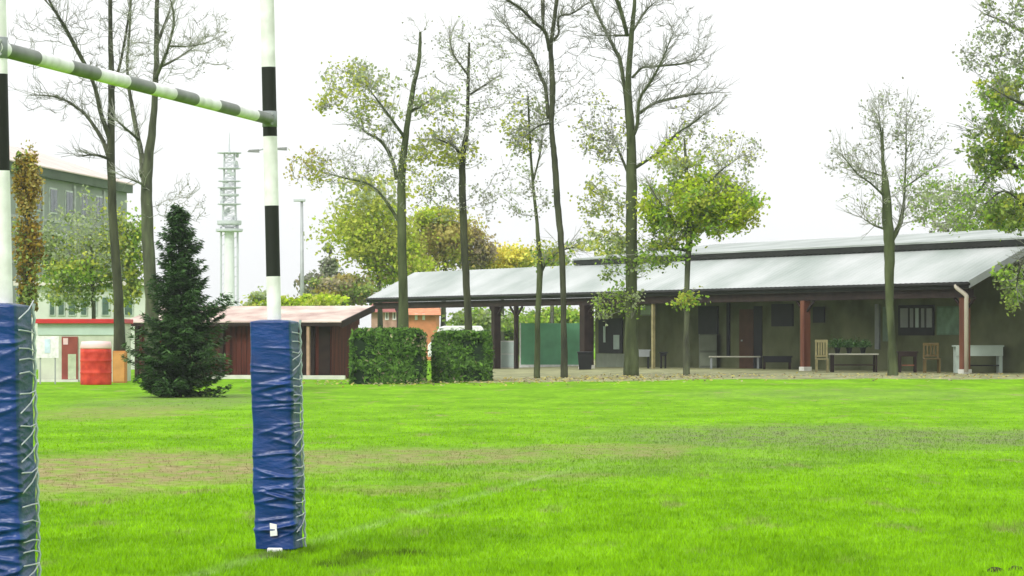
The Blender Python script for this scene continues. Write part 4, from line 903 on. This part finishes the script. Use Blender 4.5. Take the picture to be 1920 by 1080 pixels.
def apartment():
    A0 = Vector((at(-20,182), 182)); B0 = Vector((at(238,214), 214)); L = (B0-A0).length; d = (B0-A0)/L; nI = Vector((-d.y, d.x))     # inward = left/away
    def Af(a, q, z): p = A0+d*a+nI*q; return (p.x, p.y, z)
    r = thing('apartment_block', 'grey-green apartment block with a sloping pale roof behind the bare trees', 'building', Af(L/2, 5, gz(-28,200)))
    H = 11.4; b = MB(); b.box(0, L, 0, 11, -.2, H, Af); b.build('wall', M['apt'], r)
    b = MB(); b.box(-.25, L+.25, -.35, -.05, H-.12, H+.42, Af); b.build('eave_board', M['aptg'], r)
    b = MB(); b.hexa([Af(-.4,-.45,H+.422),Af(L+.4,-.45,H+.422),Af(L+.4,11.8,H+.422),Af(-.8,11.8,H+.422),Af(-.4,-.45,H+.5),Af(L+.4,-.45,H+.5),Af(L-3,5.5,H+2.6),Af(2,5.5,H+2.6)]); b.build('roof', mat('pale_pink_tiles', (.55,.46,.42), .9, var=.12, scale=.6), r)
    b = MB(); b.box(L-.02, L+.05, .3, 10.7, 0, H-.26, Af); b.build('end_panel', mat('end_render', (.36,.38,.36), .9), r)
    k = 0
    for fl in range(4):
        z0 = .9+fl*2.75
        for c in range(9):
            a0 = 1.6+c*3.7
            if a0+1.6 > L: continue
            b = MB(); b.box(a0, a0+1.7, -.06, -.003, z0, z0+1.6, Af); o = b.build('window', mat('apt_frame', (.50,.55,.50), .7) if k == 0 else bpy.data.materials['apt_frame'], r)
            b = MB(); b.box(a0+.12, a0+.82, -.09, -.062, z0+.1, z0+1.5, Af); b.box(a0+.9, a0+1.6, -.09, -.062, z0+.1, z0+1.5, Af); b.build('pane', mat('apt_glass', (.05,.075,.085), .2) if k == 0 else bpy.data.materials['apt_glass'], o); k += 1
    for c in range(4):
        a = 3.4+c*7.4
        if a+.35 < L: b = MB(); b.box(a, a+.35, -.14, -.003, 0, H-.26, Af); b.build('pilaster', bpy.data.materials['end_render'], r)
    for fl in range(1, 4):
        b = MB(); b.box(.2, L-.2, -.05, -.004, .35+fl*2.75, .52+fl*2.75, Af); b.build('string_course', bpy.data.materials['end_render'], r)
apartment()

# ------------------------------------------------------------------ tower, masts
def tower():
    Y = 720; X = at(430, Y); k = Y/F; r = thing('radio_tower', 'pale distant telecom tower with stacked ring platforms beyond the shed', 'tower', (X, Y, 0))
    zf = lambda py: zz(py, Y)
    b = MB(); b.lathe((X,Y,0), [(1.5,0),(1.25,zf(560)),(1.1,zf(440)),(1.05,zf(425))], 20); b.build('shaft', M['concrete'], r, smooth=True)
    b = MB()
    for dx in (-1.9, 1.9): b.tube([(X+dx,Y,0),(X+dx,Y,zf(425))], .26, 6)
    for i in range(12): b.bar((X-1.9,Y,zf(425)*i/12),(X+1.9,Y,zf(425)*(i+1)/12),.14)
    b.build('cable_duct', M['palesteel'], r)
    b = MB(); z0, z1 = zf(425), zf(285); n = 14
    for sx, sy in ((-1,-1),(1,-1),(1,1),(-1,1)): b.tube([(X+sx*1.5,Y+sy*1.5,z0),(X+sx*1.1,Y+sy*1.1,z1)], .13, 5)
    for i in range(n):
        za, zb = z0+(z1-z0)*i/n, z0+(z1-z0)*(i+1)/n; w0 = 1.5-.4*i/n
        for s in (-1, 1): b.bar((X-w0,Y+s*w0,za),(X+w0,Y+s*w0,zb),.1); b.bar((X+w0,Y+s*w0,za),(X-w0,Y+s*w0,zb),.1); b.bar((X-w0,Y+s*w0,za),(X+w0,Y+s*w0,za),.1)
    b.build('lattice', M['palesteel'], r)
    for py, rr, th in ((432,3.1,.7),(418,2.8,1.0),(383,2.7,.25),(366,2.2,.5),(352,2.7,.25),(340,2.6,.25),(316,2.6,.25),(287,2.8,.22)):
        b = MB(); b.lathe((X,Y,zf(py)), [(rr*.9,-th/2),(rr,-th/4),(rr,th/2)], 24); b.build('platform', M['palesteel'], r)
    for i in range(16):
        a = i*2.4; z = z0+(z1-z0)*((i*.37) % 1); b = MB(); b.tube([(X+1.6*math.cos(a),Y+1.6*math.sin(a),z),(X+2.1*math.cos(a),Y+2.1*math.sin(a),z)], .55, 10); b.build('dish_antenna', M['palesteel'], r)
    b = MB(); b.tube([(X,Y,z1),(X,Y,zf(270)),(X,Y,zf(248))], [.25,.16,.06], 6); b.build('spire', M['palesteel'], r)
tower()
Y = 162; X = at(567, Y); r = thing('floodlight_mast', 'slim grey lighting mast right of the middle goal post', 'mast', (X, Y, gz(X, Y)))
b = MB(); b.tube([(X,Y,0),(X-.03,Y,zz(376,Y))], [.14,.07], 10); b.build('pole', M['steel'], r, smooth=True)
b = MB(); b.box(X-.45,X+.15,Y-.15,Y+.15,zz(378,Y),zz(373,Y)); b.build('lamp_head', M['palesteel'], r, bevel=.03)
X = at(507, Y); r = thing('street_lamp', 'double-armed street lamp peeping out on both sides of the middle goal post', 'street lamp', (X, Y, gz(X, Y)))
b = MB(); b.tube([(X,Y,0),(at(503,Y),Y,zz(277,Y))], [.11,.06], 10); b.build('pole', M['steel'], r, smooth=True); X = at(503, Y)
b = MB(); b.tube([(at(480,Y),Y,zz(283,Y)),(X,Y,zz(277,Y)),(at(525,Y),Y,zz(280,Y))], .035, 6); b.build('arm', M['steel'], r)
for p, q, yy in ((464,486,283),(517,538,279)):
    b = MB(); b.hexa([(at(p,Y),Y-.15,zz(yy+2,Y)),(at(q,Y),Y-.15,zz(yy+3,Y)),(at(q,Y),Y+.15,zz(yy+3,Y)),(at(p,Y),Y+.15,zz(yy+2,Y)),(at(p+3,Y),Y-.1,zz(yy-2,Y)),(at(q,Y),Y-.1,zz(yy-3,Y)),(at(q,Y),Y+.1,zz(yy-3,Y)),(at(p+3,Y),Y+.1,zz(yy-2,Y))]); b.build('lamp_head', M['bardark'], r)

# ------------------------------------------------------------------ seen through the open shelter
def house(name, label, x0, x1, ytop, Y, mw_, mr_, D=8, wins=()):
    X0, X1 = at(x0,Y), at(x1,Y); g = gz(X0,Y); T = zz(ytop,Y); r = thing(name, label, 'house', ((X0+X1)/2, Y+D/2, g))
    b = MB(); b.box(X0,X1,Y,Y+D,g-.1,T-.5); b.build('wall', mw_, r)
    b = MB(); b.hexa([(X0-.3,Y-.4,T-.5),(X1+.3,Y-.4,T-.5),(X1+.3,Y+D+.4,T-.5),(X0-.3,Y+D+.4,T-.5),(X0,Y+D/2-.1,T+.3),(X1,Y+D/2-.1,T+.3),(X1,Y+D/2,T+.3),(X0,Y+D/2,T+.3)]); b.build('roof', mr_, r)
    for p, q, ya, yb in wins:
        b = MB(); b.box(at(p,Y),at(q,Y),Y-.06,Y-.003,zz(yb,Y),zz(ya,Y)); o = b.build('window', M['white'], r)
        b = MB(); b.box(at(p,Y)+.08,at(q,Y)-.08,Y-.075,Y-.062,zz(yb,Y)+.08,zz(ya,Y)-.08); b.build('pane', M['glass'], o)
house('brick_house', 'pinkish brick house glimpsed between the shed and the hedge-side tree', 696, 750, 570, 190, M['brick'], M['reddk'], wins=((722,729,584,600),(736,743,584,600)))
house('orange_house', 'orange rendered house glimpsed under the shelter roof, right of the lime-tufted tree', 766, 818, 575, 188, M['orange'], mat('orange_tiles', (.50,.20,.10), .9), wins=((778,783,588,600),(792,797,588,600)))
def van():
    Y = 150; X0, X1 = at(802,Y), at(906,Y); g = gz(X0,Y); T = zz(611,Y); r = thing('white_van', 'white van parked beyond the hedges under the trees', 'van', ((X0+X1)/2, Y+1, g))
    L = X1-X0; pr = [(0,.45),(0,1.0),(.25,1.25),(.55,1.85),(.8,T-g),(L-.1,T-g),(L,T-g-.15),(L,.4)]
    b = MB(); n = len(pr); b.add([(X0+a, Y, g+z) for a, z in pr]+[(X0+a, Y+1.9, g+z) for a, z in pr], [tuple(range(n)), tuple(range(2*n-1, n-1, -1))]+[((i+1) % n, i, i+n, (i+1) % n+n) for i in range(n)]); b.build('body', M['white'], r, bevel=.04)
    b = MB(); b.box(X0+.75,X0+1.3,Y-.02,Y-.003,g+1.15,g+1.7); b.build('window', M['glass'], r)
    for x in (X0+.6, X1-.55):
        for y in (Y-.01, Y+1.75):
            b = MB(); b.tube([(x,y,g+.33),(x,y+.2,g+.33)], .33, 16); o = b.build('wheel', M['black'], r); b = MB(); b.tube([(x,y-.012,g+.33),(x,y-.002,g+.33)], .18, 12); b.build('rim', M['steel'], o)
van()

# ------------------------------------------------------------------ soil clods at the lower right
rg = random.Random(3)
for p, yy, lb in ((1866,1072,'dark soil clod near the lower right corner, the left one of two'),(1906,1070,'dark soil clod at the lower right corner, the right one of two')):
    Y = CH*F/(yy-HY); X = at(p, Y); b = MB(); n = 14
    pts = [(0,0,.035)]; b.v.append((X, Y, .03))
    for k, (rr, z) in enumerate(((.025,.026),(.045,.012),(.06,-.01))):
        for j in range(n): a = 2*math.pi*j/n; q = rr*(1+rg.uniform(-.25,.25)); b.v.append((X+q*math.cos(a), Y+q*math.sin(a), max(-.01, z+rg.uniform(-.008,.008))))
    for j in range(n): b.f.append((0, 1+j, 1+(j+1) % n)); b.mi.append(0)
    for k in range(2):
        for j in range(n): b.f.append((1+k*n+j, 1+(k+1)*n+j, 1+(k+1)*n+(j+1) % n, 1+k*n+(j+1) % n)); b.mi.append(0)
    o = b.build('soil_clod', M['soil'], None, loc=(X, Y, 0)); tag(o, lb, 'soil clod', 'soil clods on the grass')

# ------------------------------------------------------------------ fallen leaves under the row of trees
def litter():
    n = 2400; cx = np.array([at(p, 97) for p in (757,880,1007,1058,1184,1287,1675,1985)]); k = RG.randint(0, len(cx), n)
    X = cx[k]+RG.randn(n)*2.0; Y = 94.5+RG.randn(n)*3.2; ok = (Y > 82) & (X < 17); X, Y = X[ok], Y[ok]; n = len(X)
    C = np.array([(x, y, gz(x, y)+.034+.02*RG.rand()) for x, y in zip(X, Y)])
    a = RG.rand(n)*6.283; U = np.stack([np.cos(a), np.sin(a), RG.randn(n)*.25], 1)*.055; W = np.stack([-np.sin(a), np.cos(a), RG.randn(n)*.25], 1)*.035
    o = quads_obj('fallen_leaves', C, U, W, [LF['ochre'], LF['brownish']], RG.randint(0, 2, n)); tag(o, 'thin scatter of fallen brown and ochre leaves along the gravel edge', 'fallen leaves', kind='stuff')
litter()
# ------------------------------------------------------------------ damp autumn air
hz = MB(); hz.box(-420, 420, -40, 900, -1.0, 52); hm = bpy.data.materials.new('haze'); hm.use_nodes = True; ht_ = hm.node_tree; ht_.nodes.clear()
ho = ht_.nodes.new('ShaderNodeOutputMaterial'); hv = ht_.nodes.new('ShaderNodeVolumePrincipled'); hv.inputs['Density'].default_value = .00028; hv.inputs['Color'].default_value = (.93,.96,1,1); hv.inputs['Anisotropy'].default_value = .3
ht_.links.new(hv.outputs[0], ho.inputs['Volume']); tag(hz.build('haze', hm), kind='stuff')
